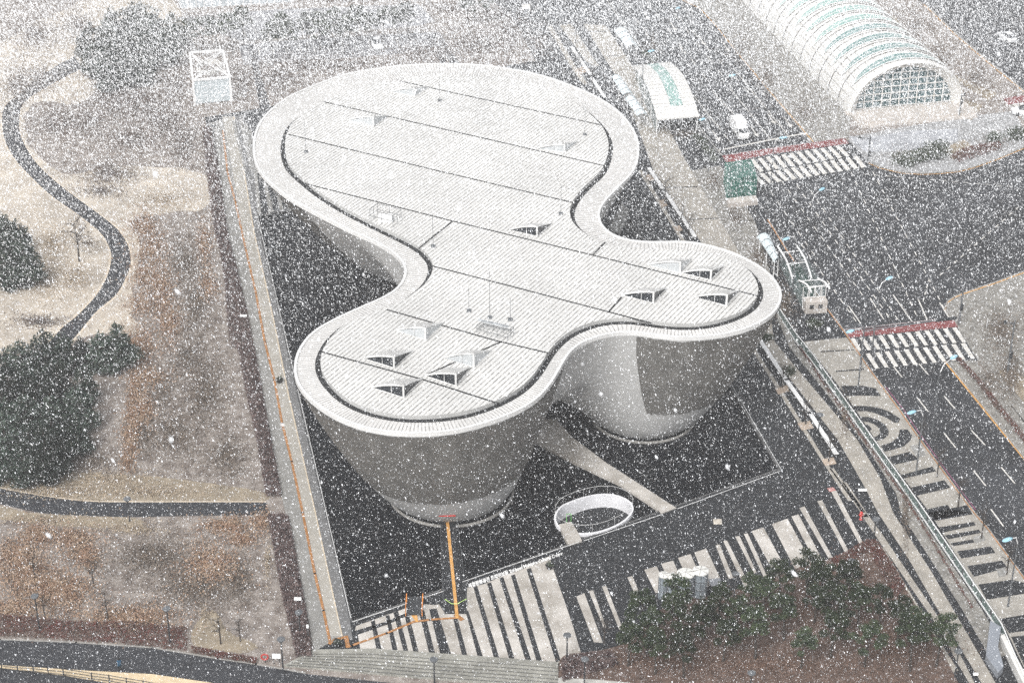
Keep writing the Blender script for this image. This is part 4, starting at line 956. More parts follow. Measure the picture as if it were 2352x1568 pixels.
# green glass lift house
e_ = empty('lift_house', G(1700, 462)); tag(e_, 'green glass lift house standing on the pavement beside the upper crossing', 'lift')
P = GL([(1669,462),(1735,455),(1722,418),(1662,425)]); mb = MB(); mb.prism(P, .1, 3.6); local(mb.build('glass_box', mat('deep green glass', (.035, .12, .095), .2, var=.5, scale=1.6), e_))
mb = MB()
for i in range(4):
    p, q = P[i], P[(i+1) % 4]
    for k in range(5): r_ = p.lerp(q, k/5); mb.bar(r_, r_+Vector((0, 0, 3.65)), .09)
    for z in (1.3, 2.5, 3.65): mb.bar(p+Vector((0, 0, z)), q+Vector((0, 0, z)), .07)
for k in range(1, 5): mb.bar(P[0].lerp(P[1], k/5)+Vector((0, 0, 3.65)), P[3].lerp(P[2], k/5)+Vector((0, 0, 3.65)), .06)
local(mb.build('frame', mat('green steel', (.08, .22, .18), .5), e_))
mb = MB(); mb.prism(GL([(1668,468),(1735,461),(1740,472),(1672,480)]), .1, .9); local(mb.build('plinth', M_stone, e_))
# second entrance: two pairs of white arched rails over a glazed stair, stone end
e_ = empty('stair_entrance', G(1870, 722)); tag(e_, 'station entrance with white arched rails, glazed walls and stone end with two square openings', 'station entrance')
def rails(lst, zs, nm='arched_rail'):
    mb = MB(); P = [G(x, y, z) for (x, y), z in zip(lst, zs)]; Q = catmull([tuple(p[:2]) for p in P], 6, False); zz_ = np.interp(np.linspace(0, len(P)-1, len(Q)), range(len(P)), zs)
    mb.tube([Vector((q[0], q[1], z)) for q, z in zip(Q, zz_)], .13, 6); local(mb.build(nm, M_white, e_))
rails([(1786,565),(1806,597),(1821,643)], (3.4, 3.2, 2.2)); rails([(1828,561),(1848,592),(1864,639)], (3.4, 3.2, 2.2))
rails([(1835,644),(1853,653),(1864,671)], (3.5, 4.0, 3.6)); rails([(1878,639),(1895,648),(1906,664)], (3.5, 4.0, 3.6))
mb = MB()
for p, q, z in (((1811,606),(1852,602),3.0), ((1798,580),(1834,576),3.3), ((1842,645),(1884,642),3.7), ((1859,661),(1900,655),3.85)): mb = MB(); mb.bar(G(*p, z), G(*q, z), .10); local(mb.build('cross_bar', M_white, e_))
SB = GL([(1849,723),(1899,720),(1893,709),(1843,712)]); mb = MB(); mb.prism(SB, .1, 1.9); st = local(mb.build('stone_end', M_stone, e_, bevel=.04))
mb = MB(); f0, f1 = SB[0], SB[1]; dn = (f1-f0).normalized(); nn_ = Vector((dn.y, -dn.x, 0))
for t in (.28, .68): p = f0.lerp(f1, t)+nn_*.02+Vector((0, 0, 1.15)); mb.bar(p-dn*.28, p+dn*.28, .06, .56)
local(mb.build('opening', M_black, st))
f2, f3 = SB[3], SB[2]; mb = MB(); gl = MB()
for k in range(8): p, q = f2.lerp(f3, k/7), f2.lerp(f3, min(1, (k+(.5 if k % 2 else -.3))/7)); mb.bar(p+Vector((0, 0, .1)), q+Vector((0, 0, 3.5)), .09)
mb.bar(f2+Vector((0, 0, 3.5)), f3+Vector((0, 0, 3.5)), .10); mb.bar(f2+Vector((0, 0, 1.9)), f3+Vector((0, 0, 1.9)), .10); local(mb.build('truss', M_white, e_))
M_sg = mat('clear grey glass', (.35, .42, .42), .2); M_sg.node_tree.nodes['Principled BSDF'].inputs['Alpha'].default_value = .5
far = [G(1790,610), G(1833,604)]
for p, q, z in ((f2, far[0], 2.8), (f3, far[1], 2.8)):
    gl = MB()
    for i in range(1): gl.add([p, q, q+Vector((0, 0, z)), p+Vector((0, 0, z))], [(0, 1, 2, 3)]); local(gl.build('side_glass', M_sg, e_))
mb = MB(); mb.sheet([f2, f3, far[1], far[0]], .16); local(mb.build('stair_well', mat('dark green stair', (.03, .06, .05), .7, var=.4, scale=1.2), e_))
# white steel frame pavilion
e_ = empty('frame_pavilion', G(490, 240)); tag(e_, 'white steel cube frame with crossed ties around a hanging ring in the park', 'pavilion')
base = [(448,241),(532,233),(516,170),(441,176)]; hp = 4.3; P = GL(base); mb = MB()
for i in range(4): mb.bar(P[i], P[i]+Vector((0, 0, hp)), .32); mb.bar(P[i]+Vector((0, 0, hp)), P[(i+1) % 4]+Vector((0, 0, hp)), .30)
local(mb.build('frame', M_white, e_)); mb = MB(); T_ = [p+Vector((0, 0, hp)) for p in P]; cc = sum(T_, Vector())/4
for i in range(4):
    for s in (.25, .75): mb.bar(T_[i], (T_[i].lerp(T_[(i+1) % 4], s))*.35+cc*.65, .12)
mb.bar(T_[0], T_[2], .1); mb.bar(T_[1], T_[3], .1); local(mb.build('tie', M_white, e_))
mb = MB(); N = 32; rx, ry = 2.0, 2.6
for i in range(N):
    a_, b_ = 2*math.pi*i/N, 2*math.pi*(i+1)/N; mb.bar(cc+Vector((rx*math.cos(a_), ry*math.sin(a_), -.4)), cc+Vector((rx*math.cos(b_), ry*math.sin(b_), -.4)), .14, .8)
local(mb.build('ring', M_vault, e_))
mb = MB(); M_fp = mat('frosted panel', (.5, .56, .58), .4, var=.1); mb.bar(P[0]+Vector((0, 0, hp/2)), P[1]+Vector((0, 0, hp/2)), .1, hp-.4); local(mb.build('wall_panel', M_fp, e_))
# round kiosks behind the pines
def kiosk(x, y, r, h, label):
    g = G(x, y, h); g.z = 0.1; e_ = empty('round_kiosk', g); tag(e_, label, 'kiosk'); M_k = mat('blue grey kiosk panel', (.26, .30, .33), .35, var=.2, scale=1.5, spec=.4)
    mb = MB(); mb.lathe([(r*.93, 0), (r*.93, h-.1)], (0, 0, 0), 24); mb.build('wall', M_k, e_)
    mb = MB()
    for k in range(8): a_ = k*math.pi/4; mb.bar((r*.95*math.cos(a_), r*.95*math.sin(a_), 0), (r*.95*math.cos(a_), r*.95*math.sin(a_), h-.1), .05)
    for z in (h*.33, h*.66): mb.lathe([(r*.96, z), (r*.96, z+.06)], (0, 0, 0), 24)
    mb.build('frame', M_steel, e_); mb = MB(); mb.lathe([(r, h-.1), (r*1.03, h-.04), (r*1.0, h+.06), (r*.1, h+.16)], (0, 0, 0), 26)
    rf = mb.build('roof', mat('cream disc roof', (.72, .72, .68), .6, var=.06), e_); mb = MB()
    for k in range(3): a_ = k*math.pi/3+.3; mb.bar((r*math.cos(a_), r*math.sin(a_), h+.10), (-r*math.cos(a_), -r*math.sin(a_), h+.10), .05, .14)
    mb.build('roof_rib', MATS['joint grey'], rf)
kiosk(1525,1321,.56,2.9,'leftmost and slimmest round kiosk with a cream disc roof'); kiosk(1544,1324,.54,2.8,'slim round kiosk squeezed second from the left in the kiosk row')
kiosk(1575,1318,.93,3.1,'widest round kiosk with a broad cream disc roof'); kiosk(1609,1312,.84,3.1,'round kiosk next to the dark box behind the pines')
e_ = empty('utility_box', G(1642, 1365, .1)); tag(e_, 'dark grey box standing right of the round kiosks', 'utility box'); mb = MB(); mb.box((0, 0, .8), (1.25, 1.1, 1.6), .2); mb.build('body', M_darksteel, e_, bevel=.03); mb = MB(); mb.box((0, 0, 1.64), (1.32, 1.18, .08), .2); mb.build('lid', mat('lid grey', (.2, .21, .23), .5), e_)

# ------------------------------------------------------------------ vehicles
def wheel(root, x, y, r=.36):
    mb = MB(); mb.lathe([(r*.6, -.12), (r, -.10), (r, .10), (r*.6, .12)], (0, 0, 0), 16); w_ = mb.build('wheel', M_tyre, root); w_.rotation_euler = (0, R(90), 0); w_.location = (x, y, r)
    mb = MB(); mb.lathe([(r*.55, -.135), (r*.55, .135)], (0, 0, 0), 12); mb.build('rim', M_steel, w_)
def loft(mb, secs):
    """secs: (y, [(x,z)...]) rings of equal length"""
    k = len(mb.v); n = len(secs[0][1])
    for y, r_ in secs: mb.v += [(x, y, z) for x, z in r_]
    for i in range(len(secs)-1):
        for j in range(n): mb.f.append((k+i*n+j, k+i*n+(j+1) % n, k+(i+1)*n+(j+1) % n, k+(i+1)*n+j)); mb.mi.append(0)
    mb.f += [tuple(k+j for j in range(n-1, -1, -1)), tuple(k+(len(secs)-1)*n+j for j in range(n))]; mb.mi += [0, 0]; return mb
def truck(x, y, rz):
    t = empty('box_truck', G(x, y, .03), rz); tag(t, 'white box truck waiting at the stop line before the upper crossing', 'truck')
    # local +y = forward
    mb = MB(); mb.box((0, -.9, 1.75), (1.85, 3.1, 2.0)); mb.build('cargo_box', M_white, t, bevel=.05); mb = MB(); mb.box((0, -.4, .62), (1.5, 4.6, .22)); mb.build('chassis', M_darksteel, t)
    S_ = lambda w_, z0, z1: [(-w_, z0), (w_, z0), (w_, z1), (-w_, z1)]
    mb = MB(); loft(mb, [(.75, S_(.84, .5, 1.95)), (1.6, S_(.84, .5, 1.95)), (2.2, S_(.83, .5, 1.35)), (2.4, S_(.82, .5, 1.1)), (2.45, S_(.80, .5, .9))]); cab = mb.build('cab', M_white, t, bevel=.06)
    mb = MB(); mb.add([(-.74, 1.66, 1.92), (.74, 1.66, 1.92), (.76, 2.2, 1.385), (-.76, 2.2, 1.385)], [(0, 3, 2, 1)]); mb.build('windscreen', M_glassd, cab)
    mb = MB()
    for s in (-1, 1): mb.add([(s*.848, .95, 1.3), (s*.848, 1.95, 1.3), (s*.848, 1.6, 1.82), (s*.848, .95, 1.82)], [(0, 1, 2, 3)])
    mb.build('side_window', M_glassd, cab)
    for s in (-1, 1):
        mb = MB(); mb.box((s*.6, 2.46, .85), (.3, .06, .18)); mb.build('headlight', M_glassp, t); mb = MB(); mb.box((s*1.0, 1.75, 1.5), (.14, .08, .35)); mb.build('mirror', M_darksteel, t)
        wheel(t, s*.72, 1.65); wheel(t, s*.72, -1.5)
    return t
ang = math.atan2(-fwd.x, fwd.y)
truck(1698, 312, ang+math.pi)
def car(x, y, rz, label, paint, dims=(1.8, 4.4), z=.04):
    t = empty('parked_car', G(x, y, z), rz); tag(t, label, 'car'); W2, L2 = dims[0]/2, dims[1]/2
    def ring_(w_, z0, z1, tw): return [(-w_, z0), (w_, z0), (w_, z0+(z1-z0)*.6), (tw, z1), (-tw, z1), (-w_, z0+(z1-z0)*.6)]
    mb = MB(); loft(mb, [(-L2, ring_(W2*.88, .35, .85, W2*.8)), (-L2*.9, ring_(W2*.97, .25, .98, W2*.86)), (-L2*.3, ring_(W2, .22, 1.0, W2*.9)), (L2*.45, ring_(W2, .22, .98, W2*.9)), (L2*.92, ring_(W2*.94, .25, .78, W2*.8)), (L2, ring_(W2*.85, .35, .65, W2*.7))]); mb.build('body', paint, t, bevel=.05)
    mb = MB(); loft(mb, [(-L2*.85, ring_(W2*.8, .95, 1.0, W2*.7)), (-L2*.55, ring_(W2*.84, .95, 1.45, W2*.64)), (L2*.1, ring_(W2*.84, .95, 1.47, W2*.64)), (L2*.5, ring_(W2*.82, .95, 1.0, W2*.7))]); cb = mb.build('cabin_glass', M_glassd, t)
    mb = MB(); mb.add([(-W2*.6, -L2*.55, 1.48), (W2*.6, -L2*.55, 1.48), (W2*.6, L2*.1, 1.5), (-W2*.6, L2*.1, 1.5)], [(0, 1, 2, 3)]); mb.build('roof', paint, t)
    for sx in (-1, 1):
        for sy in (-1, 1): wheel(t, sx*W2*.88, sy*L2*.62, .32)
        mb = MB(); mb.box((sx*W2*.65, L2*.97, .62), (.35, .1, .14)); mb.build('headlight', M_glassp, t)
    return t
M_cw = mat('white car paint', (.78, .79, .8), .3, var=.03, spec=.5); M_cd = mat('dark car paint', (.06, .07, .08), .3, spec=.5)
van = car(834, 46, ang+math.pi, 'white van parked in the upper row of the snowy car park', M_cw, (1.9, 5.0))
car(866, 108, ang+math.pi, 'white car parked in the lower row behind the small pines', M_cw)
car(745, 100, ang+math.pi, 'dark car parked in the lower row left of the white one', M_cd)
car(2312, 92, ang+.1, 'pale car driving on the far road in the top right corner', M_cw, z=.05)
car(2354, 262, ang+1.3, 'white car cut by the right edge beside the small far crossing', M_cw, z=.05)

# ------------------------------------------------------------------ lamps, signals, signs
def street_lamp(hx, hy, ax, ay, label, h=9.0):
    top = G(ax, ay, h); head = G(hx, hy, h+.25); e_ = empty('street_lamp', (top.x, top.y, .05)); tag(e_, label, 'street lamp', 'street lamps along the wide road')
    mb = MB(); mb.tube([(0, 0, 0), (0, 0, .5), (0, 0, h*.93)], [.14, .10, .06], 8); mb.build('pole', M_steel, e_)
    d = Vector((head.x-top.x, head.y-top.y, 0)); mb = MB(); mb.tube([(0, 0, h*.9), Vector((0, 0, h))+d*.25, Vector((0, 0, h+.2))+d*.92], [.06, .05, .04], 6); mb.build('arm', M_white, e_)
    dn = d.normalized(); mb = MB(); mb.lathe([(.04, .0), (.30, .06), (.34, .14), (.22, .24), (.03, .30)], (0, 0, 0), 14, sx=2.1, sy=.9); o = mb.build('lamp_head', M_blue, e_, smooth=True); o.location = d+Vector((0, 0, h+.05)); o.rotation_euler = (0, 0, math.atan2(dn.y, dn.x))
for q in ((1888,434,1866,452,'street lamp reaching over the lanes just below the upper crossing'), (1806,548,1830,541,'street lamp beside the arched white station rails'), (2043,638,2019,654,'street lamp reaching over the middle of the wide junction'),
 (1953,760,1985,752,'street lamp whose head overlaps the left end of the lower red band'), (2191,819,2160,843,'street lamp with its head over the right end of the lower crossing'), (2094,946,2122,940,'street lamp above the target pattern of the sidewalk'), (2314,1238,2340,1232,'street lamp nearest the right edge over dark asphalt'),
 (1557,19,1575,14,'farthest street lamp near the top edge of the road'), (1496,117,1478,124,'street lamp just beyond the curved station entrance'), (1682,173,1664,180,'street lamp over the lanes behind the white truck'), (1613,274,1634,270,'street lamp beside the front edge of the curved station entrance'), (1799,316,1778,322,'street lamp at the stop line of the upper crossing')):
    street_lamp(*q)
def post_lamp(tx, ty, bx, by, label, disc=.42, m_=M_steel):
    g = G(bx, by, .1); h = (by-ty)/(FPX*_c/(g.y*_c+(CAMH-2)*_s)); h = max(3.0, min(5.5, h)); e_ = empty('lamp_post', g); tag(e_, label, 'lamp post', 'small lamp posts round the plaza and park')
    mb = MB(); mb.tube([(0, 0, 0), (0, 0, h)], [.09, .06], 8); mb.build('pole', M_darksteel, e_); mb = MB(); mb.lathe([(.10, h-.35), (disc*.5, h-.3), (disc, h-.05), (disc*.95, h+.05), (.05, h+.12)], (0, 0, 0), 16); mb.build('lamp_head', m_, e_)
for q in ((1303,1454,1302,1512,'lamp post on the striped plaza beside the brown bed corner'), (1341,1506,1342,1575,'lamp post at the left edge of the brown pine bed'), (1686,1313,1686,1370,'lamp post behind the pines right of the kiosks'), (2201,1488,2193,1555,'lamp post at the end of the pine bed near the diagonal bands'),
 (1881,950,1878,1012,'lamp post beside the nearest white bench'), (1958,1288,1951,1340,'lamp post inside the top corner of the pine bed'), (2012,1190,2006,1244,'lamp post beside the dark red shrubs at the corner of the pine bed'),
 (82,1361,92,1452,'leftmost lamp post in the brown grass above the dark red hedge'), (384,1389,392,1482,'lamp post in the red shrubs between two bare saplings'), (649,1459,651,1546,'lamp post beside the red lifebuoy at the bottom'), (686,1400,690,1462,'lamp post in the dark hedge beside the plaza corner'),
 (996,1512,998,1568,'lamp post on the stone steps at the bottom edge'), (1726,1538,1722,1600,'lamp post cut by the bottom edge inside the pine bed'), (492,292,494,345,'slim post on the west pavement near the frame pavilion'), (296,1176,298,1196,'small post beside the middle of the lower dark path')):
    post_lamp(*q)
def signal_pole(bx, by, h, ax, label):
    g = G(bx, by, .05); e_ = empty('signal_pole', g); tag(e_, label, 'traffic signal'); mb = MB(); mb.tube([(0, 0, 0), (0, 0, h)], [.15, .10], 8); mb.build('pole', M_steel, e_)
    mb = MB(); d = side*ax; mb.tube([(0, 0, h-.5), Vector((0, 0, h-.1))+d], [.09, .05], 6); mb.build('arm', M_steel, e_)
    mb = MB(); mb.bar(Vector((0, 0, h-.1))+d*.75, Vector((0, 0, h-.1))+d*.98, .3, .35); mb.build('signal_head', M_darksteel, e_)
    mb = MB(); mb.box((.1, -.1, 2.6), (.35, .3, .9)); mb.build('pedestrian_signal', M_darksteel, e_)
signal_pole(1975,852,6.3,12.5,'traffic signal mast at the left end of the lower crossing'); signal_pole(2202,745,5.5,-2,'signal post at the rounded corner right of the lower crossing')
signal_pole(1992,388,5.5,-2,'signal post on the corner at the right end of the upper crossing'); signal_pole(1657,345,6.3,9,'traffic signal mast at the left end of the upper crossing'); signal_pole(2314,855,7.5,-1.5,'pale gallows post in the verge near the right edge')
signal_pole(2203,268,4.0,.6,'dark double post at the right foot of the arched hall')
def sign_board(x, y, w_, h_, z, m_, label, cat='sign', leg=True):
    g = G(x, y, .05); e_ = empty('sign', g); tag(e_, label, cat); mb = MB(); mb.box((0, 0, z), (w_, .06, h_), rot=Matrix.Rotation(R(-15), 3, 'X')); mb.build('board', m_, e_)
    for s_ in (-.35, .35): mb = MB(); mb.bar((w_*s_, .05, 0), (w_*s_, .05, z), .06); mb.build('leg', M_darksteel, e_)
sign_board(636,1524,.85,.5,1.0,M_white,'small white notice board next to the red lifebuoy'); sign_board(685,1392,.75,.35,1.0,M_white,'small white board in the dark hedge left of the plaza'); sign_board(708,1468,.22,.4,1.7,M_white,'slim white marker on a post at the hedge end')
sign_board(560,737,.9,.3,.8,M_white,'white board in the dark hedge left of the pool'); sign_board(1980,1138,1.0,.3,.8,M_white,'white barrier board where the diagonal bands begin'); sign_board(2240,1556,.5,.3,.5,M_white,'tiny white sign near the bottom right corner')
sign_board(1208,52,1.5,.8,3.0,M_vault,'pale cabinet sign on a post beyond the roof at the top')
e_ = empty('lifebuoy', G(609, 1522, .02)); tag(e_, 'red lifebuoy on a short post beside the white notice board', 'lifebuoy'); mb = MB(); N = 20
mb.tube([(.33*math.cos(2*math.pi*i/N), .05, .75+.33*math.sin(2*math.pi*i/N)) for i in range(N+1)], .09, 8); mb.build('ring', M_redp, e_); mb = MB(); mb.bar((0, .12, 0), (0, .12, 1.1), .07); mb.build('post', M_darksteel, e_)
e_ = empty('fire_hydrant', G(1977, 1192, .1)); tag(e_, 'red fire hydrant among the diagonal paving bands', 'hydrant'); mb = MB(); mb.lathe([(.2, 0), (.14, .1), (.14, .75), (.2, .8), (.16, .95), (.03, 1.05)], (0, 0, 0), 12); mb.build('body', M_redp, e_); mb = MB(); mb.bar((-.25, 0, .6), (.25, 0, .6), .12); mb.build('nozzle', M_redp, e_)

# boardwalk with black fence at the bottom left
mb = MB(); mb.prism(GL([(-60,1526),(0,1528.5),(200,1541),(350,1549),(480,1568),(560,1585),(400,1600),(250,1568),(150,1551),(0,1533),(-60,1529)]), .02, .12)
tag(mb.build('boardwalk', M_sandwood), 'pale sand coloured boardwalk wedge in the bottom left corner', 'boardwalk')
e_ = empty('black_fence', G(0, 1534)); tag(e_, 'black three rail fence along the pale boardwalk in the bottom left corner', 'fence')
FP = [(5,1541),(42,1545),(78,1547),(112,1551),(147,1554),(212,1564),(252,1569),(292,1576),(331,1582),(370,1590)]; mb = MB(); m2 = MB(); P = GL(FP)
for i, p in enumerate(P):
    m2 = MB(); m2.bar(p, p+Vector((0, 0, 1.1)), .10); local(m2.build('post', M_darksteel, e_))
    if i: 
        for z in (.35, .7, 1.05): mb.bar(P[i-1]+Vector((0, 0, z)), p+Vector((0, 0, z)), .05)
local(mb.build('rail', M_darksteel, e_))

# a person on the dark service road
def person(x, y, label, coat, legs_m, rz=0):
    e_ = empty('person', G(x, y, .03), rz); tag(e_, label, 'person')
    me = bpy.data.meshes.new('body'); vs = [(0,0,.95),(0,0,1.15),(0,0,1.40),(0,0,1.50),(0,.01,1.62),(0,.01,1.72),(.19,0,1.40),(.26,.02,1.12),(.24,.12,.90),(-.19,0,1.40),(-.26,.0,1.12),(-.24,.10,.88),(.10,0,.90),(.11,.06,.50),(.11,-.02,.08),(.11,.12,.04),(-.10,0,.90),(-.11,-.02,.50),(-.11,-.16,.08),(-.11,-.04,.04)]
    es = [(0,1),(1,2),(2,3),(3,4),(4,5),(2,6),(6,7),(7,8),(2,9),(9,10),(10,11),(0,12),(12,13),(13,14),(14,15),(0,16),(16,17),(17,18),(18,19)]
    me.from_pydata(vs, es, []); o = bpy.data.objects.new('body', me); COL.objects.link(o); o.parent = e_; me.materials.append(legs_m); sk = o.modifiers.new('skin', 'SKIN')
    rad = [.15,.15,.16,.06,.10,.08,.07,.055,.035,.07,.055,.035,.09,.07,.05,.045,.09,.07,.05,.045]
    for v_, r_ in zip(me.skin_vertices[0].data, rad): v_.radius = (r_, r_)
    me.skin_vertices[0].data[0].use_root = True; ss_ = o.modifiers.new('sub', 'SUBSURF'); ss_.levels = 1; ss_.render_levels = 1
    mb = MB(); mb.lathe([(.20, .78), (.19, 1.0), (.20, 1.2), (.23, 1.4), (.10, 1.5)], (0, 0, 0), 12, sx=1.15, sy=.85); mb.build('coat', coat, e_, smooth=True)
    mb = MB(); mb.lathe([(.03, 1.80), (.10, 1.76), (.115, 1.68), (.10, 1.62)], (0, -.01, 0), 12); mb.build('hair', M_black, e_, smooth=True); return e_
person(276, 1542, 'person in a dark blue coat walking on the dark road behind the boardwalk', mat('blue coat', (.02, .07, .13), .8), M_black, .4)
# ------------------------------------------------------------------ trees and shrubs
def crown_pads(pads, per, size, m_, name, parent):
    P = []
    for (x, y, z, r, hz) in pads:
        n = int(per*r*r); q = RNG.normal(size=(n, 3)); q /= np.linalg.norm(q, axis=1)[:, None]; q *= (RNG.uniform(0, 1, n)**.4)[:, None]*np.array([r, r, hz]); P.append(q+np.array([x, y, z]))
    P = np.vstack(P); return tri_mesh(name, rand_tris(P, size, .2), m_, parent)
def make_pine(h=6.5, w_=1.9, seed=0, pads=13, name='pine_tree'):
    rg = random.Random(seed); t = empty(name, (0, 0, 0)); tr = MB(); lean = (rg.uniform(-.5, .5), rg.uniform(-.5, .5))
    tr.tube([(0, 0, -.1), (lean[0]*.2, lean[1]*.2, h*.3), (lean[0]*.6, lean[1]*.6, h*.65), (lean[0], lean[1], h*.95)], [.14, .12, .09, .04], 6); L = []
    for i in range(pads):
        z = h*(.58+.42*i/pads); a_ = i*2.4+rg.uniform(-.4, .4); rr = w_*(1.05-.75*i/pads)*rg.uniform(.55, 1); k = min(1, z/h)
        c_ = (lean[0]*k+rr*math.cos(a_), lean[1]*k+rr*math.sin(a_), z+rg.uniform(-.2, .2)); L.append((*c_, rg.uniform(.5, .85), rg.uniform(.28, .42))); tr.tube([(lean[0]*k*.9, lean[1]*k*.9, z-.5), (c_[0], c_[1], c_[2]-.1)], [.05, .02], 4)
    tr.build('trunk', M_bark, t); crown_pads(L, 420, .17, M_pine, 'crown', t); return t
def make_conifer(h=8, w_=2.6, seed=0):
    rg = random.Random(seed); t = empty('conifer_tree', (0, 0, 0)); tr = MB(); tr.tube([(0, 0, -.1), (0, 0, h*.5), (.1, 0, h*.97)], [.2, .14, .03], 6); L = []
    tiers = 8
    for i in range(tiers):
        z = h*(.12+.86*i/tiers); rr = w_*(1-i/tiers)**.45*(.55 if i == 0 else rg.uniform(.8, 1.1)); n = max(1, int(6*(1-i/tiers)+1))
        for k in range(n):
            a_ = 2*math.pi*k/n+i*.7+rg.uniform(-.3, .3); d_ = rr*.62*rg.uniform(.7, 1.15) if n > 1 else 0
            L.append((d_*math.cos(a_), d_*math.sin(a_), z+rg.uniform(-.5, .5), (rr*.42+.25)*rg.uniform(.7, 1.2), .5)); tr.tube([(0, 0, z), (d_*math.cos(a_), d_*math.sin(a_), z)], [.05, .02], 4)
    tr.build('trunk', M_bark, t); crown_pads(L, 110, .24, M_conifer, 'crown', t); return t
def make_bare(h=5, w_=1.6, seed=0, name='bare_tree', fuzz=900, m_=M_twig):
    rg = random.Random(seed); t = empty(name, (0, 0, 0)); tr = MB(); tw = []
    tr.tube([(0, 0, -.1), (rg.uniform(-.1, .1), 0, h*.4), (rg.uniform(-.2, .2), rg.uniform(-.2, .2), h*.8)], [.10, .08, .03], 6)
    br = MB()
    for i in range(16):
        z = h*rg.uniform(.35, .8); a_ = rg.uniform(0, 6.28); L = w_*rg.uniform(.5, 1); e1 = Vector((L*math.cos(a_), L*math.sin(a_), z+L*rg.uniform(.4, .9))); s0 = Vector((0, 0, z)); br.tube([s0, s0.lerp(e1, .5)+Vector((0, 0, .1)), e1], [.035, .025, .012], 4, cap=False)
        for k in range(5):
            s1 = s0.lerp(e1, rg.uniform(.3, 1)); d = Vector((rg.gauss(0, 1), rg.gauss(0, 1), rg.uniform(.2, 1.2))).normalized()*L*.45; br.tube([s1, s1+d], [.016, .007], 3, cap=False)
            for q in range(int(fuzz/80)): tw.append(s1+d*rg.uniform(.2, 1.1)+Vector((rg.gauss(0, .12), rg.gauss(0, .12), rg.gauss(0, .12))))
    tr.build('trunk', M_bark, t); br.build('branch', M_bark, t)
    if fuzz: 
        P = np.array([tuple(p) for p in tw]); T = rand_tris(P, .11); T[:, 2] = T[:, 0]+(T[:, 2]-T[:, 0])*.35; tri_mesh('twigs', T, m_, t)
    return t
def make_shrub(r=.8, h=.8, m_=M_bush, name='round_shrub', per=260, size=.13):
    L = [(RNG.uniform(-.5, .5)*r, RNG.uniform(-.5, .5)*r, h*.5+RNG.uniform(-.1, .1), r*.6, h*.5) for _ in range(7)]
    P = []
    for (x, y, z, rr, hz) in L:
        n = int(per*rr*rr)+20; q = RNG.normal(size=(n, 3)); q /= np.linalg.norm(q, axis=1)[:, None]; q *= (RNG.uniform(0, 1, n)**.35)[:, None]*np.array([rr, rr, hz]); P.append(q+np.array([x, y, z]))
    P = np.vstack(P); P[:, 2] = np.maximum(P[:, 2], .03); return tri_mesh(name, rand_tris(P, size), m_)
used = set()
ORD = 'first second third fourth fifth sixth seventh eighth ninth tenth eleventh twelfth thirteenth fourteenth fifteenth sixteenth seventeenth eighteenth nineteenth twentieth'.split()
def rows_of(pts, n):
    """row (0 = back) and order from the left for each point"""
    q = sorted(range(len(pts)), key=lambda i: pts[i][1]); out = {}; k = -(-len(q)//n)
    for r in range(n):
        for j, i in enumerate(sorted(q[r*k:(r+1)*k], key=lambda i: pts[i][0])): out[i] = (r, j)
    return out
def rowname(r, n): return {1: ['row'], 2: ['back row', 'front row'], 3: ['back row', 'middle row', 'front row'], 4: ['back row', 'second row', 'third row', 'front row'], 5: ['back row', 'second row', 'third row', 'fourth row', 'front row']}[n][r]

def place(protos, x, y, label, cat, group=None, s=1.0, z=.02, sz=None):
    i = random.randrange(len(protos)); p = protos[i]
    if id(p) in used: o = copy_tree(p)
    else: o = p; used.add(id(p))
    o.location = G(x, y, z); k = s*random.uniform(.9, 1.12); o.scale = (k, k, (sz or k)); o.rotation_euler = (0, 0, random.uniform(0, 6.28)); tag(o, label, cat, group); return o
PINES = [make_pine(6.6, 1.9, 1), make_pine(7.2, 2.1, 2), make_pine(5.8, 1.7, 3, 11), make_pine(6.4, 2.3, 4, 15)]
# bases of the pines in the brown bed (photo points of the trunk foot)
pine_feet = [(1443,1530),(1486,1500),(1505,1548),(1570,1555),(1660,1520),(1735,1512),(1474,1470),(1540,1480),(1590,1500),(1615,1470),(1690,1470),(1745,1440),(1840,1535),(1907,1510),(1905,1455),(1985,1530),(2090,1540),(1970,1440),(2020,1440),(1800,1470),(1870,1430),(1560,1440),(1650,1430),(1880,1400),(1935,1400),(2060,1470),(2090,1500),(1720,1400),(1790,1400),(1850,1395),(2150,1530)]
RW = rows_of(pine_feet, 4)
for i_, (x, y) in enumerate(pine_feet):
    r_, j_ = RW[i_]; lb = f'{ORD[j_]} pine from the left in the {rowname(r_, 4)} of the brown bed'
    place(PINES, x, y, lb, 'pine tree', 'pines in the brown planting bed', .86, z=.15)
for x, y in []:
    if y > 1500: lb = 'thin trunked pine in the front rows of the brown bed'
    elif x > 1850: lb = 'leafy pine on the right side of the brown bed beside the diagonal bands'
    else: lb = 'leafy pine in the back rows of the brown bed near the kiosks'
    place(PINES, x, y, lb, 'pine tree', lb.replace('pine', 'pines', 1), .82, z=.15)
CON = [make_conifer(6.8, 2.7, 1), make_conifer(5.8, 2.4, 2), make_conifer(7.6, 3.0, 3), make_conifer(6.3, 2.2, 4)]
L_ = ((20,860),(60,880),(110,850),(150,840),(190,830),(240,835),(275,825),(30,930),(85,935),(140,915),(200,905),(15,985),(70,990),(125,980),(185,965),(20,1045),(75,1050),(130,1040),(185,1020),(5,1085),(60,1095),(115,1085),(-20,960),(-25,1040)); RW = rows_of(L_, 5)
for i_, (x, y) in enumerate(L_):
    r_, j_ = RW[i_]; place(CON, x, y+20, f'{ORD[j_]} dark conifer from the left in the {rowname(r_, 5)} of the dense clump', 'conifer', 'conifers in the dense clump at the left', .95)
L_ = ((5,560),(35,600),(-15,620),(20,650),(62,640),(-25,560),(45,560)); RW = rows_of(L_, 3)
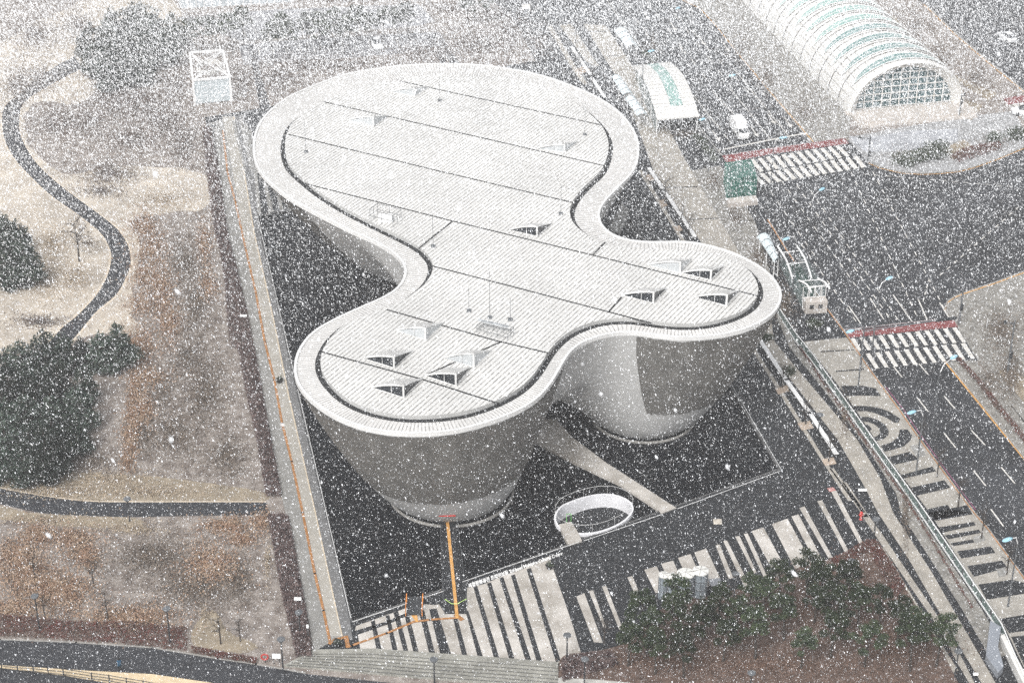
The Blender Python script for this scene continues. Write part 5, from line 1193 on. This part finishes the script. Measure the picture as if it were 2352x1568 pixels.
for i_, (x, y) in enumerate(L_):
    r_, j_ = RW[i_]; place(CON, x, y+15, f'{ORD[j_]} dark conifer from the left in the {rowname(r_, 3)} by the path bend', 'conifer', 'conifers at the left edge', .95)
L_ = ((215,120),(250,95),(290,90),(330,85),(365,95),(400,95),(225,160),(265,150),(305,145),(345,140),(385,130),(245,190),(285,180),(330,175),(260,75),(310,60),(355,60)); RW = rows_of(L_, 4)
for i_, (x, y) in enumerate(L_):
    r_, j_ = RW[i_]; place(CON, x, y+20, f'{ORD[j_]} hazy conifer from the left in the {rowname(r_, 4)} of the upper wood', 'conifer', 'conifers in the upper left wood', 1.05)
L_ = ((438,115),(468,112),(500,110),(535,112),(560,85),(625,120),(655,100),(668,122),(705,105),(738,98),(770,90),(800,98),(820,80),(850,90),(880,84),(912,80),(940,82),(735,110),(790,112),(1090,30),(1120,40),(1150,35),(1075,50)); RW = rows_of(L_, 2)
for i_, (x, y) in enumerate(L_):
    r_, j_ = RW[i_]; place(PINES, x, y+12, f'{ORD[j_]} hazy pine from the left in the {rowname(r_, 2)} along the far car park', 'pine tree', 'pines along the far car park', .95)
TREE0 = [make_bare(5.0, 1.5, 11, 'street_tree', 0), make_bare(4.6, 1.3, 12, 'street_tree', 0), make_bare(5.3, 1.6, 13, 'street_tree', 0)]
BARE = [make_bare(5.5, 1.9, 1), make_bare(4.8, 1.6, 2), make_bare(5.2, 1.7, 5)]
place(BARE, 182, 600, 'lone bare tree on the pale lawn inside the path bend', 'bare tree', None, 1.25)
for x, y, lb in ((80,1325,'bare sapling above the leftmost lamp post'), (103,1418,'bare sapling right of the leftmost lamp post'), (215,1345,'bare sapling in the middle of the lower brown grass'), (248,1425,'bare sapling just above the dark red hedge'),
                 (507,1478,'thin bare sapling near the lower end of the dark hedge'), (552,1472,'thin bare sapling closest to the plaza corner'), (1387,1482,'bare tree at the left tip of the pine bed')):
    place(TREE0, x, y, lb, 'bare tree', None, .8)
for x, y, lb in ((1797,890,'leafless dark tree in the first sandy pit right of the pool'), (1850,974,'leafless dark tree in the second sandy pit right of the pool'), (1903,1060,'leafless dark tree in the sandy pit at the end of the benches'), (1527,468,'leafless tree beside the bench behind the roof notch'), (1565,512,'leafless tree with spread branches over the pale paving'),
                 (1582,548,'leafless tree just above the right lobe of the roof'), (1322,100,'faint leafless tree farthest along the bench line'), (1330,165,'leafless tree at the gap between the far benches'), (1360,205,'leafless tree touching the far right edge of the roof'), (2110,1030,'leafless tree on the kerb beside the target pattern'),
                 (2152,1095,'leafless tree on the kerb below the target pattern'), (2200,1165,'leafless tree on the kerb above the striped paving'), (2254,1236,'leafless tree on the kerb among the narrow stripes'), (2312,1318,'leafless tree on the kerb nearest the right edge')):
    place(TREE0, x, y, lb, 'bare tree', 'leafless street trees', .85, z=.12)
SH = [make_shrub(1.5, 1.5), make_shrub(1.3, 1.2)]
for x, y, lb in ((2075,372,'rounded evergreen shrub left in the bed at the far corner'), (2112,360,'low evergreen shrub in the middle of the far corner bed'), (2145,352,'largest rounded evergreen shrub in the far corner bed'), (2280,318,'dark evergreen shrub left of the pair at the right edge'), (2330,312,'dark evergreen shrub at the right edge below the far crossing')):
    place(SH, x, y+8, lb, 'shrub', 'evergreen shrubs on the far corner', 1.5)
SH2 = [make_shrub(.9, .8, M_bush), make_shrub(.8, .9, M_bush)]
for x, y in ((1482,128),(1500,140),(1600,318),(1612,330),(1622,345),(1632,356),(1636,372),(1870,750),(1760,780),(1810,860)):
    i_ = globals().get('i_o', -1)+1; i_o = i_; place(SH2, x, y, f'{ORD[i_]} low olive shrub counted down the kerb of the wide road', 'shrub', 'low olive shrubs beside the road', 1.1)
# hedges: bands of leaves
def hedge(left, right, n, h, m_, label, size=.16, name='hedge'):
    a = smooth_line([tuple(G(*p)[:2]) for p in left], 60); b = smooth_line([tuple(G(*p)[:2]) for p in right], 60); A = np.array(a); B = np.array(b)
    u = RNG.uniform(0, 59, n); i = u.astype(int); f_ = (u-i)[:, None]; i2 = np.minimum(i+1, 59); L_ = A[i]*(1-f_)+A[i2]*f_; R_ = B[i]*(1-f_)+B[i2]*f_; t = RNG.uniform(0, 1, n)[:, None]; P2 = L_*(1-t)+R_*t
    z = RNG.uniform(0, 1, n)**.6*h*(1-.5*np.abs(t[:, 0]*2-1)**3); T = rand_tris(np.c_[P2, z+.12], size); return tag(tri_mesh(name, T, m_), label, 'hedge')
hedge([(467,300),(474,392),(490,517),(512,617),(527,784),(545,800),(560,880),(588,1009),(606,1110),(612,1145)], [(484,300),(503,392),(522,532),(550,642),(572,742),(588,820),(603,904),(622,1009),(640,1100),(648,1142)], 26000, .7, M_hedge, 'long dark red brown hedge between brown grass and west pavement above the lower path')
hedge([(615,1190),(628,1260),(640,1330),(650,1380),(665,1440),(680,1510)], [(662,1190),(672,1240),(686,1316),(700,1390),(708,1440),(716,1512)], 14000, .7, M_hedge, 'dark red brown hedge between brown grass and west pavement below the lower path')
hedge([(-20,1412),(100,1425),(200,1432),(300,1432),(430,1445)], [(-20,1462),(100,1468),(200,1476),(300,1482),(430,1498)], 9000, .5, M_redbush, 'low dark red shrub band along the service road at the bottom left', .13, 'shrub_band')
hedge([(440,1488),(500,1500),(590,1515)], [(445,1500),(500,1512),(590,1526)], 1800, .4, M_redbush, 'short dark red shrub band near the lifebuoy', .13, 'shrub_band')
hedge([(1905,1290),(1950,1268),(2000,1243),(2030,1270),(2080,1350)], [(1930,1310),(1960,1290),(1996,1270),(2012,1300),(2060,1380)], 4000, .6, M_redbush, 'dark red shrubs curling round the top corner of the pine bed', .13, 'shrub_band')
hedge([(2196,830),(2240,878),(2290,945),(2352,1020),(2420,1100)], [(2206,828),(2252,878),(2305,945),(2365,1015),(2440,1100)], 3500, .5, M_redbush, 'narrow red shrub strip beside the orange line at the right edge', .13, 'shrub_band')
hedge([(2185,362),(2220,345),(2290,332)], [(2200,378),(2240,365),(2300,345)], 2500, .8, M_redbush, 'reddish shrub mass in the far corner bed at the right', .15, 'shrub_band')
hedge([(1290,1520),(1340,1505),(1400,1500)], [(1292,1570),(1350,1550),(1420,1530)], 4500, .6, M_hedge, 'dark brown shrub mass at the left tip of the pine bed', .14, 'shrub_band')
hedge([(1835,800),(1900,900),(2000,1040),(2110,1200),(2230,1400)], [(1838,800),(1903,899),(2003,1039),(2113,1199),(2233,1399)], 2500, .4, M_redbush, 'thin red hedge line along the outside of the glass railing', .12, 'hedge')
# dry ground cover that nobody could count
def cover(name, blobs, n, m_, size=.16, h=.35, poly=None, sheetz=.03):
    P = []
    tot = sum(b[2]*b[3] for b in blobs)
    for (x, y, rx, ry) in blobs:
        k = int(n*rx*ry/tot); g = G(x, y); gx = G(x+rx, y)-g; gy = G(x, y-ry)-g
        r_ = np.abs(RNG.normal(0, .62, k)); a_ = RNG.uniform(0, 2*math.pi, k); r_ *= 1+.18*np.sin(a_*3+x)+.12*np.sin(a_*7+y); r_ += RNG.normal(0, .06, k)
        q = np.array(g)[None, :2]+np.outer(r_*np.cos(a_), np.array(gx)[:2])+np.outer(r_*np.sin(a_), np.array(gy)[:2]); P.append(q)
    P = np.vstack(P); T = rand_tris(np.c_[P, RNG.uniform(0, h, len(P))+sheetz], size); return tag(tri_mesh(name, T, m_), kind='stuff')
cover('dry_brush', [(130,285,75,45),(200,280,60,40),(260,230,90,60),(330,240,80,60),(400,200,50,60),(300,320,80,40),(420,330,50,60),(380,280,70,50),(90,180,60,40),(40,200,50,60),(80,80,90,60),(180,60,60,50),(250,400,90,35),(230,440,60,20),
    (90,740,70,18)], 54000, M_brush, .17, .4)
cover('rusty_grass', [(330,520,40,40),(350,575,40,35),(330,630,35,40),(370,660,35,60),(390,740,30,60),(330,700,50,30),(320,800,50,60),(340,870,50,20),(310,900,22,50),(310,960,25,60),(330,940,30,40),(300,1010,22,50),(292,1060,16,30),(60,1330,60,60),(170,1240,50,30),(200,1280,40,30),(30,1400,60,25),(520,1210,60,22),(560,1240,40,20),(600,1200,30,25),(480,660,25,40),(470,560,20,60),(90,1230,50,30),(140,1360,80,50),(40,1280,60,40),(480,1300,70,50),(300,1420,120,30)], 80000, M_rust, .16, .4)
cover('grey_brush', [(450,700,60,120),(420,600,60,80),(470,900,80,120),(400,1000,70,80),(520,1050,60,60),(350,1280,120,60),(450,1350,120,60),(430,820,50,60),(550,1330,50,60),(200,560,40,14),(210,1060,80,30),(330,1000,40,60),(370,900,40,60)], 50000, M_greybrush, .14, .25)
cover('straw_blades', [(150,1130,140,18),(350,1130,140,18),(100,1195,110,12),(300,1215,100,18),(250,1100,120,25),(470,1410,12,30),(615,1290,10,60),(100,640,60,60),(170,640,60,50),(120,560,60,60),(380,460,80,30)], 22000, M_straws, .13, .2)
cover('verge_cover', [(1690,500,35,40),(1740,590,35,40),(1640,420,30,30),(1800,700,40,60),(1500,100,20,30),(1570,310,60,14),(1700,110,40,60),(1760,180,40,60),(1850,260,50,40),(2080,360,60,20),(2280,330,60,20),(2300,760,60,60),(2320,860,40,80),(2270,880,30,40),(2160,140,50,60),(2240,180,40,50),(2100,60,50,40),(1940,960,12,60),(2080,1180,12,90)], 30000, M_greybrush, .14, .25, sheetz=.12)
cover('bed_litter', [(1500,1520,150,30),(1750,1530,250,35),(2050,1480,120,70),(1980,1350,60,60),(1800,1400,150,50)], 30000, mat('bark litter', (.11, .065, .045), .95, col2=(.22, .15, .12), scale=1, spec=.1), .11, .12, sheetz=.16)
cover('far_brush', [(750,150,200,25),(640,180,80,50),(980,120,120,30),(1100,100,100,40),(1170,70,60,60),(1240,100,40,40),(560,200,20,50),(1040,20,80,20),(100,-20,150,40),(480,40,100,10),(800,2,150,6)], 32000, M_brush, .2, .4)

# ------------------------------------------------------------------ falling snow
def flakes(n, dmin, dmax, power, rmin, rmax, name, gate=None, thin=False):
    m_ = int(n*1.0); u = RNG.uniform(-1, 1, m_)*.345; v_ = RNG.uniform(-1, 1, m_)*.24
    d = (dmin**power+(dmax**power-dmin**power)*RNG.uniform(0, 1, m_))**(1/power)
    if gate is not None:
        keep = RNG.uniform(0, 1, m_) < gate(u, v_, d); u, v_, d = u[keep], v_[keep], d[keep]
    fw = np.array([0, _c, -_s]); up = np.array([0, _s, _c]); P = np.array([0, 0, CAMH])+d[:, None]*(fw+u[:, None]*np.array([1, 0, 0])+v_[:, None]*up)
    k = P[:, 2] > .5; P = P[k]; d = d[k]; n = len(P); r_ = RNG.uniform(0, 1, n)**2.8*(rmax-rmin)+rmin
    dr = np.array([.35, .1, -1.0])+RNG.normal(0, .28, (n, 3)); dr /= np.linalg.norm(dr, axis=1)[:, None]
    a = np.cross(dr, RNG.normal(size=(n, 3))); a /= np.linalg.norm(a, axis=1)[:, None]; b = np.cross(dr, a); L = (r_*RNG.uniform(1.0, 2.6, n))[:, None]; r_ = r_[:, None]
    V = np.stack([P+dr*L, P-dr*L, P+a*r_, P-a*r_*.5+b*r_*.87, P-a*r_*.5-b*r_*.87], axis=1)
    T = np.stack([V[:, i] for i in ((0,2,1, 0,3,4) if thin else (0,2,3, 0,3,4, 0,4,2, 1,3,2, 1,4,3, 1,2,4))], axis=1).reshape(-1, 3, 3)
    return tag(tri_mesh(name, T, M_snow), kind='stuff')
flakes(170, 8, 26, 3, .007, .02, 'falling_snow')
flakes(SN[0], 22, 70, 2.8, .002, .009, 'falling_snow')
flakes(SN[1], 50, 200, 2.4, .004, .021, 'falling_snow')
flakes(SN[2], 185, 350, 3.0, .022, .10, 'falling_snow', lambda u, v_, d: np.clip((np.maximum(d-185, 0)/125)**1.5, .0, 1)*np.clip(1.05-1.1*u, .5, 1.0), thin=True)  # far flakes oversized and thickened with distance, added as a veil in place of haze
roots = [o for o in bpy.data.objects if o.parent is None]
for o in roots:
    if o.parent is None and o.type in ('EMPTY', 'MESH') and not o.get('label') and not o.get('kind'):
        for ch in list(o.children_recursive): bpy.data.objects.remove(ch)
        bpy.data.objects.remove(o)
# haze: one closed box of thin white air round everything
mb = MB(); mb.box((0, 700, 64), (3400, 5200, 132)); hz = mb.build('haze', bpy.data.materials.new('haze')); tag(hz, kind='stuff')
hm = hz.data.materials[0]; hm.use_nodes = True; n_ = hm.node_tree.nodes; n_.remove(n_['Principled BSDF']); pv = n_.new('ShaderNodeVolumePrincipled')
pv.inputs['Color'].default_value = (.97, .98, 1, 1); pv.inputs['Density'].default_value = HAZE; pv.inputs['Anisotropy'].default_value = 0.0
hm.node_tree.links.new(pv.outputs[0], n_['Material Output'].inputs['Volume'])
